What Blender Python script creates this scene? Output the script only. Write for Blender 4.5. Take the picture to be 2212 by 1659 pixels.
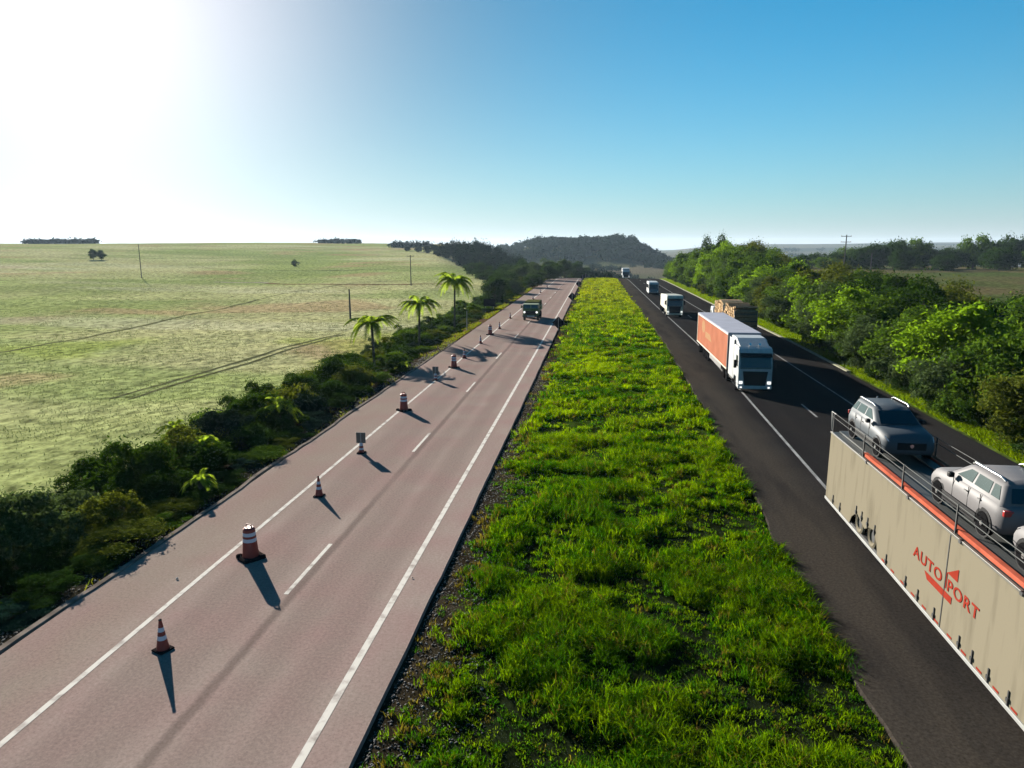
import bpy, math, random
import numpy as np
from mathutils import Matrix, Vector
R_ = math.radians
scene = bpy.context.scene
for o in list(bpy.data.objects): bpy.data.objects.remove(o)
col = scene.collection

# ------------------------------------------------------------------ camera
F = 1535.0; VX, VY, CX, CY = 1292.0, 528.0, 1106.0, 829.5
CAMH = 11.2
d = np.array([(VX-CX)/F, -(VY-CY)/F, -1.0]); d /= np.linalg.norm(d)
th = math.atan((CY-VY)/F); up = np.array([0, math.cos(th), math.sin(th)])
RM = np.stack([np.cross(d, up), d, up], 0)
cam = bpy.data.cameras.new("camera"); camo = bpy.data.objects.new("camera", cam); col.objects.link(camo)
cam.sensor_width = 36; cam.lens = 36*F/2212.0; cam.clip_end = 20000; cam.clip_start = 0.5
camo.matrix_world = Matrix.Translation((0, 0, CAMH)) @ Matrix(RM.tolist()).to_4x4()
scene.camera = camo

# ------------------------------------------------------------------ light
AZ, EL = R_(37.0), R_(16.5)          # sun left of the road direction (+Y), low
S = Vector((-math.sin(AZ)*math.cos(EL), math.cos(AZ)*math.cos(EL), math.sin(EL)))
sun = bpy.data.lights.new("sun", 'SUN'); sun.energy = 5.0; sun.angle = R_(0.5); sun.color = (1.0, 0.93, 0.82)
suno = bpy.data.objects.new("sun", sun); col.objects.link(suno)
suno.rotation_euler = S.to_track_quat('Z', 'Y').to_euler()
world = bpy.data.worlds.new("World"); scene.world = world; world.use_nodes = True
wn = world.node_tree; wn.nodes.clear(); wl = wn.links
def N(t, typ, **kw):
    n = t.nodes.new(typ)
    for k, v in kw.items():
        if k in n.inputs.keys() if isinstance(k, str) else False: n.inputs[k].default_value = v
        else: setattr(n, k, v)
    return n
SKY_A, SKY_B, SKY_H, SKY_T = 2.7, .78, 2.65, (.003, .475, .585)
sky = N(wn, 'ShaderNodeTexSky', sky_type='NISHITA', sun_disc=False, sun_elevation=EL, sun_rotation=-AZ, altitude=50, air_density=1.0, dust_density=0.25, ozone_density=3.0)
tc = N(wn, 'ShaderNodeTexCoord')
def wmath(op, a, b=None, c=None):
    n = N(wn, 'ShaderNodeMath', operation=op)
    for i, v in enumerate((a, b, c)):
        if v is None: continue
        if isinstance(v, (int, float)): n.inputs[i].default_value = v
        else: wl.new(v, n.inputs[i])
    return n.outputs[0]
def wmix(bt, a, b, f=1.0):
    n = N(wn, 'ShaderNodeMix', data_type='RGBA', blend_type=bt)
    for k, v in (('A', a), ('B', b), ('Factor', f)):
        if isinstance(v, (int, float)): n.inputs[k].default_value = v
        elif isinstance(v, tuple): n.inputs[k].default_value = (*v, 1)
        else: wl.new(v, n.inputs[k])
    return n.outputs['Result']
dot = N(wn, 'ShaderNodeVectorMath', operation='DOT_PRODUCT'); wl.new(tc.outputs['Generated'], dot.inputs[0]); dot.inputs[1].default_value = S
dp = wmath('MAXIMUM', dot.outputs['Value'], 0.0)
sxyz = N(wn, 'ShaderNodeSeparateXYZ'); wl.new(tc.outputs['Generated'], sxyz.inputs[0])
el_ = wmath('ABSOLUTE', sxyz.outputs['Z'])
halo = wmath('ADD', wmath('MULTIPLY', wmath('POWER', dp, 36.0), SKY_A), wmath('MULTIPLY', wmath('POWER', dp, 9.0), SKY_B))   # aureole of the hazy air round the sun
hz_ = wmath('MULTIPLY', wmath('POWER', 2.718, wmath('MULTIPLY', el_, -9.0)), SKY_H)                                            # pale air low over the horizon
base = wmix('MULTIPLY', wmix('MULTIPLY', sky.outputs[0], SKY_T), wmath('SUBTRACT', 1.0, wmath('MULTIPLY', wmath('POWER', 2.718, wmath('MULTIPLY', el_, -7.0)), .92)))
base = wmix('MULTIPLY', base, wmath('SUBTRACT', 1.0, wmath('MULTIPLY', wmath('POWER', dp, 5.0), .85)))
hz_ = wmath('MULTIPLY', hz_, wmath('ADD', .8, wmath('MULTIPLY', wmath('POWER', dp, 3.0), .40)))
base = wmix('ADD', base, wmix('MULTIPLY', hz_, (1.0, 1.0, 1.06)))
base = wmix('ADD', base, wmix('MULTIPLY', halo, (1.16, .99, 1.0)))
bg = N(wn, 'ShaderNodeBackground'); wl.new(base, bg.inputs['Color']); bg.inputs['Strength'].default_value = 0.063
wo = N(wn, 'ShaderNodeOutputWorld'); wl.new(bg.outputs[0], wo.inputs['Surface'])
scene.view_settings.view_transform = 'Standard'; scene.view_settings.look = 'None'
scene.view_settings.exposure = 2.1; scene.view_settings.gamma = 1.0
scene.render.resolution_x = 1024; scene.render.resolution_y = 768
scene.render.engine = 'CYCLES'

# ------------------------------------------------------------------ helpers
rng = np.random.default_rng(7); rnd = random.Random(11)
_noise = {}
def vnoise(x, y, scale, seed=0):
    if seed not in _noise: _noise[seed] = np.random.default_rng(seed+100).random((256, 256))
    g = _noise[seed]; x = np.asarray(x, float)/scale; y = np.asarray(y, float)/scale
    xi = np.floor(x).astype(int); yi = np.floor(y).astype(int); fx = x-xi; fy = y-yi
    fx = fx*fx*(3-2*fx); fy = fy*fy*(3-2*fy)
    a = g[xi % 256, yi % 256]; b = g[(xi+1) % 256, yi % 256]; c = g[xi % 256, (yi+1) % 256]; e = g[(xi+1) % 256, (yi+1) % 256]
    return (a*(1-fx)+b*fx)*(1-fy)+(c*(1-fx)+e*fx)*fy
def fbm(x, y, scale, seed=0, o=3):
    s = 0; a = 1; t = 0
    for i in range(o):
        s = s+a*vnoise(x, y, scale/2**i, seed+i); t += a; a *= .5
    return s/t
def ss(t):
    t = np.clip(t, 0, 1); return t*t*(3-2*t)

def tag(o, label=None, cat=None, group=None, kind=None):
    if label: o['label'] = label
    if cat: o['category'] = cat
    if group: o['group'] = group
    if kind: o['kind'] = kind
    return o
def empty(name, loc, rz=0, **kw):
    o = bpy.data.objects.new(name, None); col.objects.link(o); o.location = loc; o.rotation_euler = (0, 0, rz); o.empty_display_size = .3
    return tag(o, **kw)
def copy_tree(o, parent=None):
    c = o.copy(); col.objects.link(c)
    if parent is not None: c.parent = parent
    for ch in list(o.children): copy_tree(ch, c)
    return c

class MB:
    def __init__(s): s.v = []; s.f = []; s.sm = []; s.mi = []; s.cur = 0
    def poly(s, pts, smooth=False):
        b = len(s.v); s.v += [tuple(p) for p in pts]; s.f.append(tuple(range(b, b+len(pts)))); s.sm.append(smooth); s.mi.append(s.cur); return s
    def raw(s, pts, faces, smooth=False):
        b = len(s.v); s.v += [tuple(p) for p in pts]
        for f in faces: s.f.append(tuple(b+i for i in f)); s.sm.append(smooth); s.mi.append(s.cur)
        return s
    def box(s, x0, x1, y0, y1, z0, z1):
        p = [(x0,y0,z0),(x1,y0,z0),(x1,y1,z0),(x0,y1,z0),(x0,y0,z1),(x1,y0,z1),(x1,y1,z1),(x0,y1,z1)]
        return s.raw(p, [(0,3,2,1),(4,5,6,7),(0,1,5,4),(1,2,6,5),(2,3,7,6),(3,0,4,7)])
    def prismx(s, prof, x0, x1, inset=0):     # prof in (y,z), counter-clockwise seen from +X
        n = len(prof); p = [(x0, y, z) for y, z in prof]+[(x1, y, z) for y, z in prof]
        return s.raw(p, [tuple(range(n-1, -1, -1)), tuple(range(n, 2*n))]+[(i, (i+1) % n, n+(i+1) % n, n+i) for i in range(n)])
    def lathe(s, c, prof, n=16, axis='Z', smooth=True, caps=True):
        def P(r, h, a):
            u, w = r*math.cos(a), r*math.sin(a)
            return {'Z': (c[0]+u, c[1]+w, c[2]+h), 'X': (c[0]+h, c[1]+u, c[2]+w), 'Y': (c[0]+w, c[1]+h, c[2]+u)}[axis]
        for (r0, h0), (r1, h1) in zip(prof[:-1], prof[1:]):
            pts = [P(r0, h0, 2*math.pi*i/n) for i in range(n)]+[P(r1, h1, 2*math.pi*i/n) for i in range(n)]
            s.raw(pts, [(i, (i+1) % n, n+(i+1) % n, n+i) for i in range(n)], smooth)
        if caps:
            for r, h, rev in ((prof[0][0], prof[0][1], True), (prof[-1][0], prof[-1][1], False)):
                if r > 1e-4:
                    pts = [P(r, h, 2*math.pi*i/n) for i in range(n)]
                    s.poly(pts[::-1] if rev else pts)
        return s
    def tube(s, pts, rads, n=8, smooth=True, caps=True):
        pts = [Vector(p) for p in pts]; rings = []
        if not hasattr(rads, '__len__'): rads = [rads]*len(pts)
        for i, p in enumerate(pts):
            t = (pts[min(i+1, len(pts)-1)]-pts[max(i-1, 0)]).normalized()
            a = Vector((0, 0, 1)) if abs(t.z) < .9 else Vector((1, 0, 0))
            u = t.cross(a).normalized(); w = t.cross(u)
            rings.append([p+(u*math.cos(2*math.pi*k/n)+w*math.sin(2*math.pi*k/n))*rads[i] for k in range(n)])
        for a, b in zip(rings[:-1], rings[1:]):
            s.raw([tuple(q) for q in a+b], [(k, (k+1) % n, n+(k+1) % n, n+k) for k in range(n)], smooth)
        if caps: s.poly([tuple(q) for q in rings[0]]); s.poly([tuple(q) for q in rings[-1][::-1]])
        return s
    def build(s, name, mat, parent=None, bevel=0, loc=None, seg=2):
        me = bpy.data.meshes.new(name); me.from_pydata(s.v, [], s.f)
        me.polygons.foreach_set('use_smooth', s.sm); me.polygons.foreach_set('material_index', s.mi)
        for m in (mat if isinstance(mat, (list, tuple)) else [mat]): me.materials.append(m)
        me.update(); o = bpy.data.objects.new(name, me); col.objects.link(o)
        if parent is not None: o.parent = parent
        if loc: o.location = loc
        if bevel:
            b = o.modifiers.new('bevel', 'BEVEL'); b.width = bevel; b.segments = seg; b.limit_method = 'ANGLE'; b.angle_limit = R_(35)
        return o
def np_mesh(name, co, faces_n, idx, mats, smooth=False, colors=None):
    """co (N,3); faces_n: array of loop counts; idx flat loop vertex indices"""
    me = bpy.data.meshes.new(name); me.vertices.add(len(co)); me.vertices.foreach_set('co', np.asarray(co, np.float32).ravel())
    me.loops.add(len(idx)); me.loops.foreach_set('vertex_index', np.asarray(idx, np.int32))
    st = np.concatenate([[0], np.cumsum(faces_n)[:-1]]).astype(np.int32)
    me.polygons.add(len(faces_n)); me.polygons.foreach_set('loop_start', st); me.polygons.foreach_set('loop_total', np.asarray(faces_n, np.int32))
    if smooth: me.polygons.foreach_set('use_smooth', np.ones(len(faces_n), bool))
    for m in mats: me.materials.append(m)
    if colors is not None:
        a = me.color_attributes.new('tint', 'FLOAT_COLOR', 'POINT'); c = np.ones((len(co), 4), np.float32); c[:, :3] = colors; a.data.foreach_set('color', c.ravel())
    me.update(calc_edges=True); me.validate(); return me
def link(name, me, parent=None):
    o = bpy.data.objects.new(name, me); col.objects.link(o)
    if parent is not None: o.parent = parent
    return o

# ------------------------------------------------------------------ materials
def newmat(name):
    m = bpy.data.materials.new(name); m.use_nodes = True; t = m.node_tree; t.nodes.clear()
    out = t.nodes.new('ShaderNodeOutputMaterial'); b = t.nodes.new('ShaderNodeBsdfPrincipled'); t.links.new(b.outputs[0], out.inputs[0])
    return m, t, b, out
def mat(name, c, rough=.6, metal=0, var=.12, scale=3.0, bump=0, spec=.5, coat=0, dirt=None):
    if rough >= .7: spec = 0.0
    m, t, b, out = newmat(name); c = tuple(v*.6 for v in c)
    tcn = t.nodes.new('ShaderNodeTexCoord'); nz = t.nodes.new('ShaderNodeTexNoise'); nz.inputs['Scale'].default_value = scale; nz.inputs['Detail'].default_value = 5
    t.links.new(tcn.outputs['Object'], nz.inputs['Vector'])
    cr = t.nodes.new('ShaderNodeValToRGB'); cr.color_ramp.elements[0].position = .3; cr.color_ramp.elements[1].position = .7
    lo = tuple(x*(1-var) for x in c) if dirt is None else dirt; hi = tuple(min(1, x*(1+var)) for x in c)
    cr.color_ramp.elements[0].color = (*lo, 1); cr.color_ramp.elements[1].color = (*hi, 1)
    t.links.new(nz.outputs['Fac'], cr.inputs[0]); t.links.new(cr.outputs[0], b.inputs['Base Color'])
    b.inputs['Roughness'].default_value = rough; b.inputs['Metallic'].default_value = metal; b.inputs['Specular IOR Level'].default_value = spec; b.inputs['Coat Weight'].default_value = coat
    if bump:
        bp = t.nodes.new('ShaderNodeBump'); bp.inputs['Strength'].default_value = bump; bp.inputs['Distance'].default_value = .02
        n2 = t.nodes.new('ShaderNodeTexNoise'); n2.inputs['Scale'].default_value = scale*8; t.links.new(tcn.outputs['Object'], n2.inputs['Vector'])
        t.links.new(n2.outputs['Fac'], bp.inputs['Height']); t.links.new(bp.outputs[0], b.inputs['Normal'])
    return m
M = {}
M['white'] = mat('white_paint', (.42,.44,.45), .45, spec=.3); M['cream'] = mat('cream_paint', (.48,.46,.36), .45, var=.2)
M['orange'] = mat('faded_orange_paint', (.35,.14,.088), .7, var=.12, scale=.6); M['roofgrey'] = mat('pale_grey_roof', (.36,.38,.45), .7, var=.08, scale=.8)
M['dark'] = mat('dark_chassis', (.018,.02,.022), .6); M['black'] = mat('black_plastic', (.010,.011,.013), .65, spec=.15); M['rubber'] = mat('tyre_rubber', (.012,.012,.013), .85)
M['rim'] = mat('steel_rim', (.35,.35,.35), .4, .6); M['glass'] = mat('dark_glass', (.008,.014,.018), .08, 0, var=.05, spec=.45); M['chrome'] = mat('bright_metal', (.75,.75,.75), .25, .8)
M['lamp'] = mat('headlamp_glass', (.75,.77,.8), .1, spec=.8); M['litlamp'] = mat('lit_headlamp', (.75,.77,.8), .1, spec=.5); _b = M['litlamp'].node_tree.nodes['Principled BSDF']; _b.inputs['Emission Color'].default_value = (1, .96, .88, 1); _b.inputs['Emission Strength'].default_value = .3
M['red'] = mat('red_lamp', (.35,.02,.02), .3); M['olive'] = mat('olive_paint', (.085,.135,.022), .55, var=.25)
M['canvas'] = mat('olive_canvas', (.085,.09,.035), .9, var=.2); M['beige'] = mat('beige_curtain', (.19,.165,.115), .75, var=.1, scale=.7); M['beige'] = mat('beige_curtain', (.19,.170,.125), .75, var=.1, scale=.7, dirt=(.085,.075,.055)); M['beige'].node_tree.nodes['Color Ramp'].color_ramp.elements[0].position = .22; M['beige'].node_tree.nodes['Color Ramp'].color_ramp.elements[1].position = .48
_t = M['beige'].node_tree; _mp = _t.nodes.new('ShaderNodeMapping'); _mp.inputs['Scale'].default_value = (1, 3.2, .55); _t.links.new(_t.nodes['Texture Coordinate'].outputs['Object'], _mp.inputs['Vector']); _t.links.new(_mp.outputs[0], _t.nodes['Noise Texture'].inputs['Vector'])
M['rail'] = mat('pale_rail', (.3,.31,.3), .5)
M['salmon'] = mat('salmon_beam', (.40,.10,.06), .8, var=.2, scale=2); M['redtext'] = mat('red_lettering', (.26,.035,.022), .75, var=.1)
M['railgrey'] = mat('grey_handrail', (.16,.165,.16), .75); M['deck'] = mat('deck_steel', (.05,.055,.055), .6, .3); M['carbody'] = mat('dark_car_paint', (.075,.09,.105), .55, 0, var=.05, spec=.12); M['carsilver'] = mat('grey_car_paint', (.17,.165,.17), .55, 0, var=.05, spec=.12)
M['carwin'] = mat('car_window', (.03,.055,.05), .12, 0, var=.05, spec=.5); M['wood'] = mat('log_wood', (.62,.43,.25), .85, var=.3, scale=6); M['bark'] = mat('bark', (.26,.18,.11), .9, var=.3, scale=6, bump=.5)
M['trunk'] = mat('tree_trunk', (.085,.07,.05), .9, var=.3, scale=5, bump=.5); M['palmtrunk'] = mat('palm_trunk', (.09,.08,.065), .9, var=.3, scale=5, bump=.5); M['pole'] = mat('weathered_pole', (.12,.11,.10), .8, var=.25, scale=4)
M['coneorange'] = mat('orange_plastic', (.30,.024,.013), .6, var=.1); M['cone_white'] = mat('reflective_white', (.62,.66,.75), .35, var=.04); M['conebase'] = mat('black_rubber_base', (.025,.02,.02), .8)
M['signback'] = mat('sign_back_grey', (.13,.125,.11), .5, .2, var=.15); M['signdark'] = mat('sign_back_dark', (.012,.012,.018), .8, var=.2); M['steel'] = mat('galvanised_steel', (.35,.36,.37), .45, .6)
M['faded'] = mat('faded_emblem', (.36,.21,.12), .7, var=.08); M['teal'] = mat('grey_blue_paint', (.12,.2,.25), .4)
M['insul'] = mat('insulator', (.25,.18,.12), .3)

def leafmat(name, c1, c2, trans=.4, tc_=(.25,.42,.02), rough=.5):
    c1 = tuple(v*.62 for v in c1); c2 = tuple(v*.72 for v in c2); tc_ = tuple(v*.62 for v in tc_)
    m = bpy.data.materials.new(name); m.use_nodes = True; t = m.node_tree; t.nodes.clear(); L = t.links.new
    out = t.nodes.new('ShaderNodeOutputMaterial')
    geo = t.nodes.new('ShaderNodeNewGeometry'); tcn = t.nodes.new('ShaderNodeTexCoord')
    nz = t.nodes.new('ShaderNodeTexNoise'); nz.inputs['Scale'].default_value = .55; nz.inputs['Detail'].default_value = 2; L(tcn.outputs['Object'], nz.inputs['Vector'])
    a = t.nodes.new('ShaderNodeMath'); a.operation = 'ADD'; mm = t.nodes.new('ShaderNodeMath'); mm.operation = 'MULTIPLY'; mm.inputs[1].default_value = .45
    L(geo.outputs['Random Per Island'], mm.inputs[0]); L(nz.outputs['Fac'], a.inputs[0]); L(mm.outputs[0], a.inputs[1])
    cr = t.nodes.new('ShaderNodeValToRGB'); cr.color_ramp.elements[0].position = .45; cr.color_ramp.elements[1].position = .95
    cr.color_ramp.elements[0].color = (*c1, 1); cr.color_ramp.elements[1].color = (*c2, 1); L(a.outputs[0], cr.inputs[0])
    b = t.nodes.new('ShaderNodeBsdfPrincipled'); b.inputs['Roughness'].default_value = .62; b.inputs['Specular IOR Level'].default_value = 0; L(cr.outputs[0], b.inputs['Base Color'])
    tr = t.nodes.new('ShaderNodeBsdfTranslucent'); mu = t.nodes.new('ShaderNodeMix'); mu.data_type = 'RGBA'; mu.inputs['Factor'].default_value = .7
    L(cr.outputs[0], mu.inputs['A']); mu.inputs['B'].default_value = (*tc_, 1); L(mu.outputs['Result'], tr.inputs['Color'])
    mi = t.nodes.new('ShaderNodeMixShader'); mi.inputs[0].default_value = trans; L(b.outputs[0], mi.inputs[1]); L(tr.outputs[0], mi.inputs[2]); L(mi.outputs[0], out.inputs[0])
    return m
LM = [leafmat('leaf_dark', (.006,.018,.004), (.024,.055,.010), .25, (.07,.15,.01)),
      leafmat('leaf_mid', (.016,.045,.006), (.060,.115,.014), .35, (.16,.28,.015)),
      leafmat('leaf_bright', (.045,.105,.005), (.11,.205,.008), .45, (.28,.48,.015)),
      leafmat('leaf_grey', (.024,.048,.014), (.085,.125,.045), .25, (.12,.18,.04)),
      leafmat('leaf_olive', (.030,.048,.006), (.085,.105,.016), .3, (.2,.24,.02)),
      leafmat('leaf_far', (.005,.019,.014), (.015,.040,.026), .1, (.05,.08,.02))]  # bluish tint of leaf_far puts distance haze into the leaf colour
PALM = leafmat('palm_leaf', (.07,.13,.015), (.17,.27,.03), .5, (.45,.62,.03))
def grassmat(name, trans=.45, mul=(2.3,2.3,.5)):
    m = bpy.data.materials.new(name); m.use_nodes = True; t = m.node_tree; t.nodes.clear(); L = t.links.new
    out = t.nodes.new('ShaderNodeOutputMaterial'); at = t.nodes.new('ShaderNodeAttribute'); at.attribute_name = 'tint'
    b = t.nodes.new('ShaderNodeBsdfPrincipled'); b.inputs['Roughness'].default_value = .55; b.inputs['Specular IOR Level'].default_value = 0; L(at.outputs['Color'], b.inputs['Base Color'])
    tr = t.nodes.new('ShaderNodeBsdfTranslucent'); mu = t.nodes.new('ShaderNodeMix'); mu.data_type = 'RGBA'; mu.blend_type = 'MULTIPLY'; mu.inputs['Factor'].default_value = 1
    L(at.outputs['Color'], mu.inputs['A']); mu.inputs['B'].default_value = (*mul, 1); L(mu.outputs['Result'], tr.inputs['Color'])
    mi = t.nodes.new('ShaderNodeMixShader'); mi.inputs[0].default_value = trans; L(b.outputs[0], mi.inputs[1]); L(tr.outputs[0], mi.inputs[2]); L(mi.outputs[0], out.inputs[0])
    return m
GM = grassmat('grass_blades')

# road surface: aggregate, tonal patches, tyre tracks, a construction joint beside the lane line
def roadmat(name, c1, c2, c3, joint=None, tracks=(), rough=.75, spec=.5, dust=None, streak=.4, speck=.26):
    m, t, b, out = newmat(name); L = t.links.new
    tcn = t.nodes.new('ShaderNodeTexCoord'); sx = t.nodes.new('ShaderNodeSeparateXYZ'); L(tcn.outputs['Object'], sx.inputs[0])
    mp = t.nodes.new('ShaderNodeMapping'); mp.inputs['Scale'].default_value = (.5, .07, 1); L(tcn.outputs['Object'], mp.inputs['Vector'])
    n1 = t.nodes.new('ShaderNodeTexNoise'); n1.inputs['Scale'].default_value = 1.0; n1.inputs['Detail'].default_value = 6; n1.inputs['Roughness'].default_value = .6; L(mp.outputs[0], n1.inputs['Vector'])
    n2 = t.nodes.new('ShaderNodeTexNoise'); n2.inputs['Scale'].default_value = 11; n2.inputs['Detail'].default_value = 4; n2.inputs['Roughness'].default_value = .8; L(tcn.outputs['Object'], n2.inputs['Vector'])
    n3 = t.nodes.new('ShaderNodeTexNoise'); n3.inputs['Scale'].default_value = .35; n3.inputs['Detail'].default_value = 4; L(tcn.outputs['Object'], n3.inputs['Vector'])
    cr = t.nodes.new('ShaderNodeValToRGB'); cr.color_ramp.elements[0].position = .35; cr.color_ramp.elements[1].position = .65; cr.color_ramp.elements[0].color = (*c1, 1); cr.color_ramp.elements[1].color = (*c2, 1); L(n1.outputs['Fac'], cr.inputs[0])
    mx3 = t.nodes.new('ShaderNodeMix'); mx3.data_type = 'RGBA'; mr = t.nodes.new('ShaderNodeMapRange'); mr.inputs[1].default_value = .4; mr.inputs[2].default_value = .68; mr.inputs[3].default_value = 0; mr.inputs[4].default_value = .8
    L(n3.outputs['Fac'], mr.inputs[0]); L(mr.outputs[0], mx3.inputs['Factor']); L(cr.outputs[0], mx3.inputs['A']); mx3.inputs['B'].default_value = (*c3, 1)
    cur = mx3.outputs['Result']
    def band(x0, half, soft, strength, colr, nscale):
        nonlocal cur
        ab = t.nodes.new('ShaderNodeMath'); ab.operation = 'SUBTRACT'; L(sx.outputs['X'], ab.inputs[0]); ab.inputs[1].default_value = x0
        nn = t.nodes.new('ShaderNodeTexNoise'); nn.inputs['Scale'].default_value = nscale; nn.inputs['Detail'].default_value = 5; L(tcn.outputs['Object'], nn.inputs['Vector'])
        nm = t.nodes.new('ShaderNodeMath'); nm.operation = 'MULTIPLY_ADD'; nm.inputs[1].default_value = half*2; nm.inputs[2].default_value = -half; L(nn.outputs['Fac'], nm.inputs[0])
        ad2 = t.nodes.new('ShaderNodeMath'); ad2.operation = 'ADD'; L(ab.outputs[0], ad2.inputs[0]); L(nm.outputs[0], ad2.inputs[1])
        a2 = t.nodes.new('ShaderNodeMath'); a2.operation = 'ABSOLUTE'; L(ad2.outputs[0], a2.inputs[0])
        r = t.nodes.new('ShaderNodeMapRange'); r.inputs[1].default_value = half; r.inputs[2].default_value = half+soft; r.inputs[3].default_value = strength; r.inputs[4].default_value = 0; L(a2.outputs[0], r.inputs[0])
        k = t.nodes.new('ShaderNodeMath'); k.operation = 'MULTIPLY'; L(r.outputs[0], k.inputs[0]); r2 = t.nodes.new('ShaderNodeMapRange'); r2.inputs[1].default_value = .25; r2.inputs[2].default_value = .5; L(n1.outputs['Fac'], r2.inputs[0]); L(r2.outputs[0], k.inputs[1])
        mm = t.nodes.new('ShaderNodeMix'); mm.data_type = 'RGBA'; L(k.outputs[0], mm.inputs['Factor']); L(cur, mm.inputs['A']); mm.inputs['B'].default_value = (*colr, 1); cur = mm.outputs['Result']
    for x in tracks: band(x, .25, .5, streak, tuple(v*.72 for v in c1), .3)
    if joint is not None: band(joint, .07, .16, .6, tuple(v*.46 for v in c1), 1.1)
    if dust: band(dust[0], dust[1], dust[2], dust[3], dust[4], .25)
    sp = t.nodes.new('ShaderNodeMapRange'); sp.inputs[1].default_value = .3; sp.inputs[2].default_value = .72; sp.inputs[3].default_value = 1-speck; sp.inputs[4].default_value = 1+speck; L(n2.outputs['Fac'], sp.inputs[0])
    fm = t.nodes.new('ShaderNodeVectorMath'); fm.operation = 'SCALE'; L(cur, fm.inputs[0]); L(sp.outputs[0], fm.inputs['Scale']); L(fm.outputs[0], b.inputs['Base Color'])
    bp = t.nodes.new('ShaderNodeBump'); bp.inputs['Strength'].default_value = .25; bp.inputs['Distance'].default_value = .008; L(n2.outputs['Fac'], bp.inputs['Height']); L(bp.outputs[0], b.inputs['Normal'])
    b.inputs['Roughness'].default_value = rough; b.inputs['Specular IOR Level'].default_value = spec
    return m
M['roadL'] = roadmat('pinkish_asphalt', (.168,.129,.113), (.210,.168,.147), (.190,.127,.117), joint=-9.62, tracks=(-12.0,-10.9,-8.7,-7.3), rough=.85, spec=.0, dust=(-14.9,.5,1.6,.35,(.15,.125,.095)))
M['roadR'] = roadmat('dark_asphalt', (.011,.0107,.0112), (.019,.0182,.0180), (.015,.0135,.013), tracks=(11.6,13.2,15.1,16.8), rough=.85, spec=.0, dust=(8.3,1.0,1.5,1.0,(.030,.026,.022)), streak=.3, speck=.5)
M['paint'] = mat('road_paint', (.55,.52,.47), .7, var=.3, scale=2.5, dirt=(.24,.21,.19)); M['paint'].node_tree.nodes['Color Ramp'].color_ramp.elements[1].position = .52; M['paintR'] = mat('worn_road_paint', (.28,.28,.28), .7, var=.3, scale=1.5); M['concrete'] = mat('pale_concrete', (.30,.30,.22), .8, var=.25, scale=1.5); M['kerb'] = mat('asphalt_kerb', (.20,.165,.14), .85, var=.4, scale=2, bump=.4)

# ------------------------------------------------------------------ terrain
SHY = np.array([-60, 0, 30, 55, 84, 138, 206, 256, 300, 400, 600]); SHX = np.array([-.5, -.3, 0, .5, .8, .1, -.5, -1.1, -3, -12, -45.])
def shift(Y):   # lateral wander of the right carriageway
    return np.interp(Y, SHY, SHX)
def prof(Y): Y = np.asarray(Y, float); return -17*ss((Y-228)/250)-.35*ss((Y-150)/70)*0
def height(X, Y):
    X = np.asarray(X, float); Y = np.asarray(Y, float); Ys = np.maximum(Y, 1.0); Rr = np.hypot(X, Y)
    z = prof(Y)+26.5*np.exp(-((X+24)/84)**4-((Y-900)/140)**2)+9*np.exp(-((X-42)/40)**2-((Y-880)/120)**2)+20*np.exp(-((X+125)/75)**2-((Y-1050)/150)**2)
    z = z+6*np.exp(-((X-60)/130)**2-((Y-640)/90)**2)
    a = -X/Ys
    left = 12.3*ss((Rr-190)/620)+.8*np.sin(X/60.+1)*ss((Rr-150)/200)-14*ss((Rr-900)/500)+10*ss((Rr-1500)/900)
    wl_ = ss((a-.10)/.13)*ss((-18-X)/30+.2)
    z = z*(1-wl_)+left*wl_
    b = X/Ys
    right = 1.6*ss((Rr-60)/200)-1.5*ss((Rr-300)/120)-26*ss((Rr-430)/400)+27*ss((Rr-1500)/1400)+24*ss((Rr-2700)/700)*vnoise(X, Y, 900, 31)+6*(fbm(X, Y, 260, 33)-.5)*ss((Rr-700)/600)
    wr_ = ss((b-.085)/.09)*ss((X-26)/25)
    z = z*(1-wr_)+right*wr_
    z = z+2.2*np.exp(-((X-38)/14)**2-((Y-190)/50)**2)*ss((X-23-shift(Y))/6)
    far = ss((Rr-2500)/600); z = z+far*0
    n = (fbm(X, Y, 26, 3)-.5)*1.0+(fbm(X, Y, 7, 5)-.5)*.3
    m = np.clip(np.maximum((-21-X)/14, (X-28-0*Y)/14), 0, 1); z = z+n*m
    # road bed is cut below the slabs; median and verges
    sh = shift(Y); inL = (X > -16.4) & (X < -5.0); 
    med = np.clip(np.minimum(X+5.1, 7.2+sh-X)/3.0, 0, 1)
    z = z-.13+np.where(X > -5.1, med*(.10*(fbm(X, Y, 3.5, 8)-.5)+.02), 0)
    z = z-2.3*ss((-16.9-X)/7)*(1-ss((Rr-140)/200))
    return z
xs = np.unique(np.round(np.concatenate([np.arange(-32, 32.01, .6), -32-np.cumsum(.7*1.045**np.arange(112)), 32+np.cumsum(.7*1.045**np.arange(112))]), 3))
ys = np.unique(np.round(np.concatenate([np.arange(-20, 130, .9), 130+np.cumsum(.95*1.021**np.arange(210))]), 3))
xs = xs[(xs > -2300) & (xs < 2300)]; ys = ys[ys < 3900]
XX, YY = np.meshgrid(xs, ys); ZZ = height(XX, YY); nx, ny = len(xs), len(ys)
Rr = np.hypot(XX, YY)
def mixc(a, b, t): return a*(1-t[..., None])+b*t[..., None]
C = lambda *a: np.array(a, float)
past = mixc(C(.135,.165,.060), C(.215,.215,.115), ss((fbm(XX, YY*.6, 55, 11)-.35)/.35))
past = mixc(past, C(.125,.155,.06), ss((fbm(XX*.5, YY, 22, 13)-.52)/.2)*.8)
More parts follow.
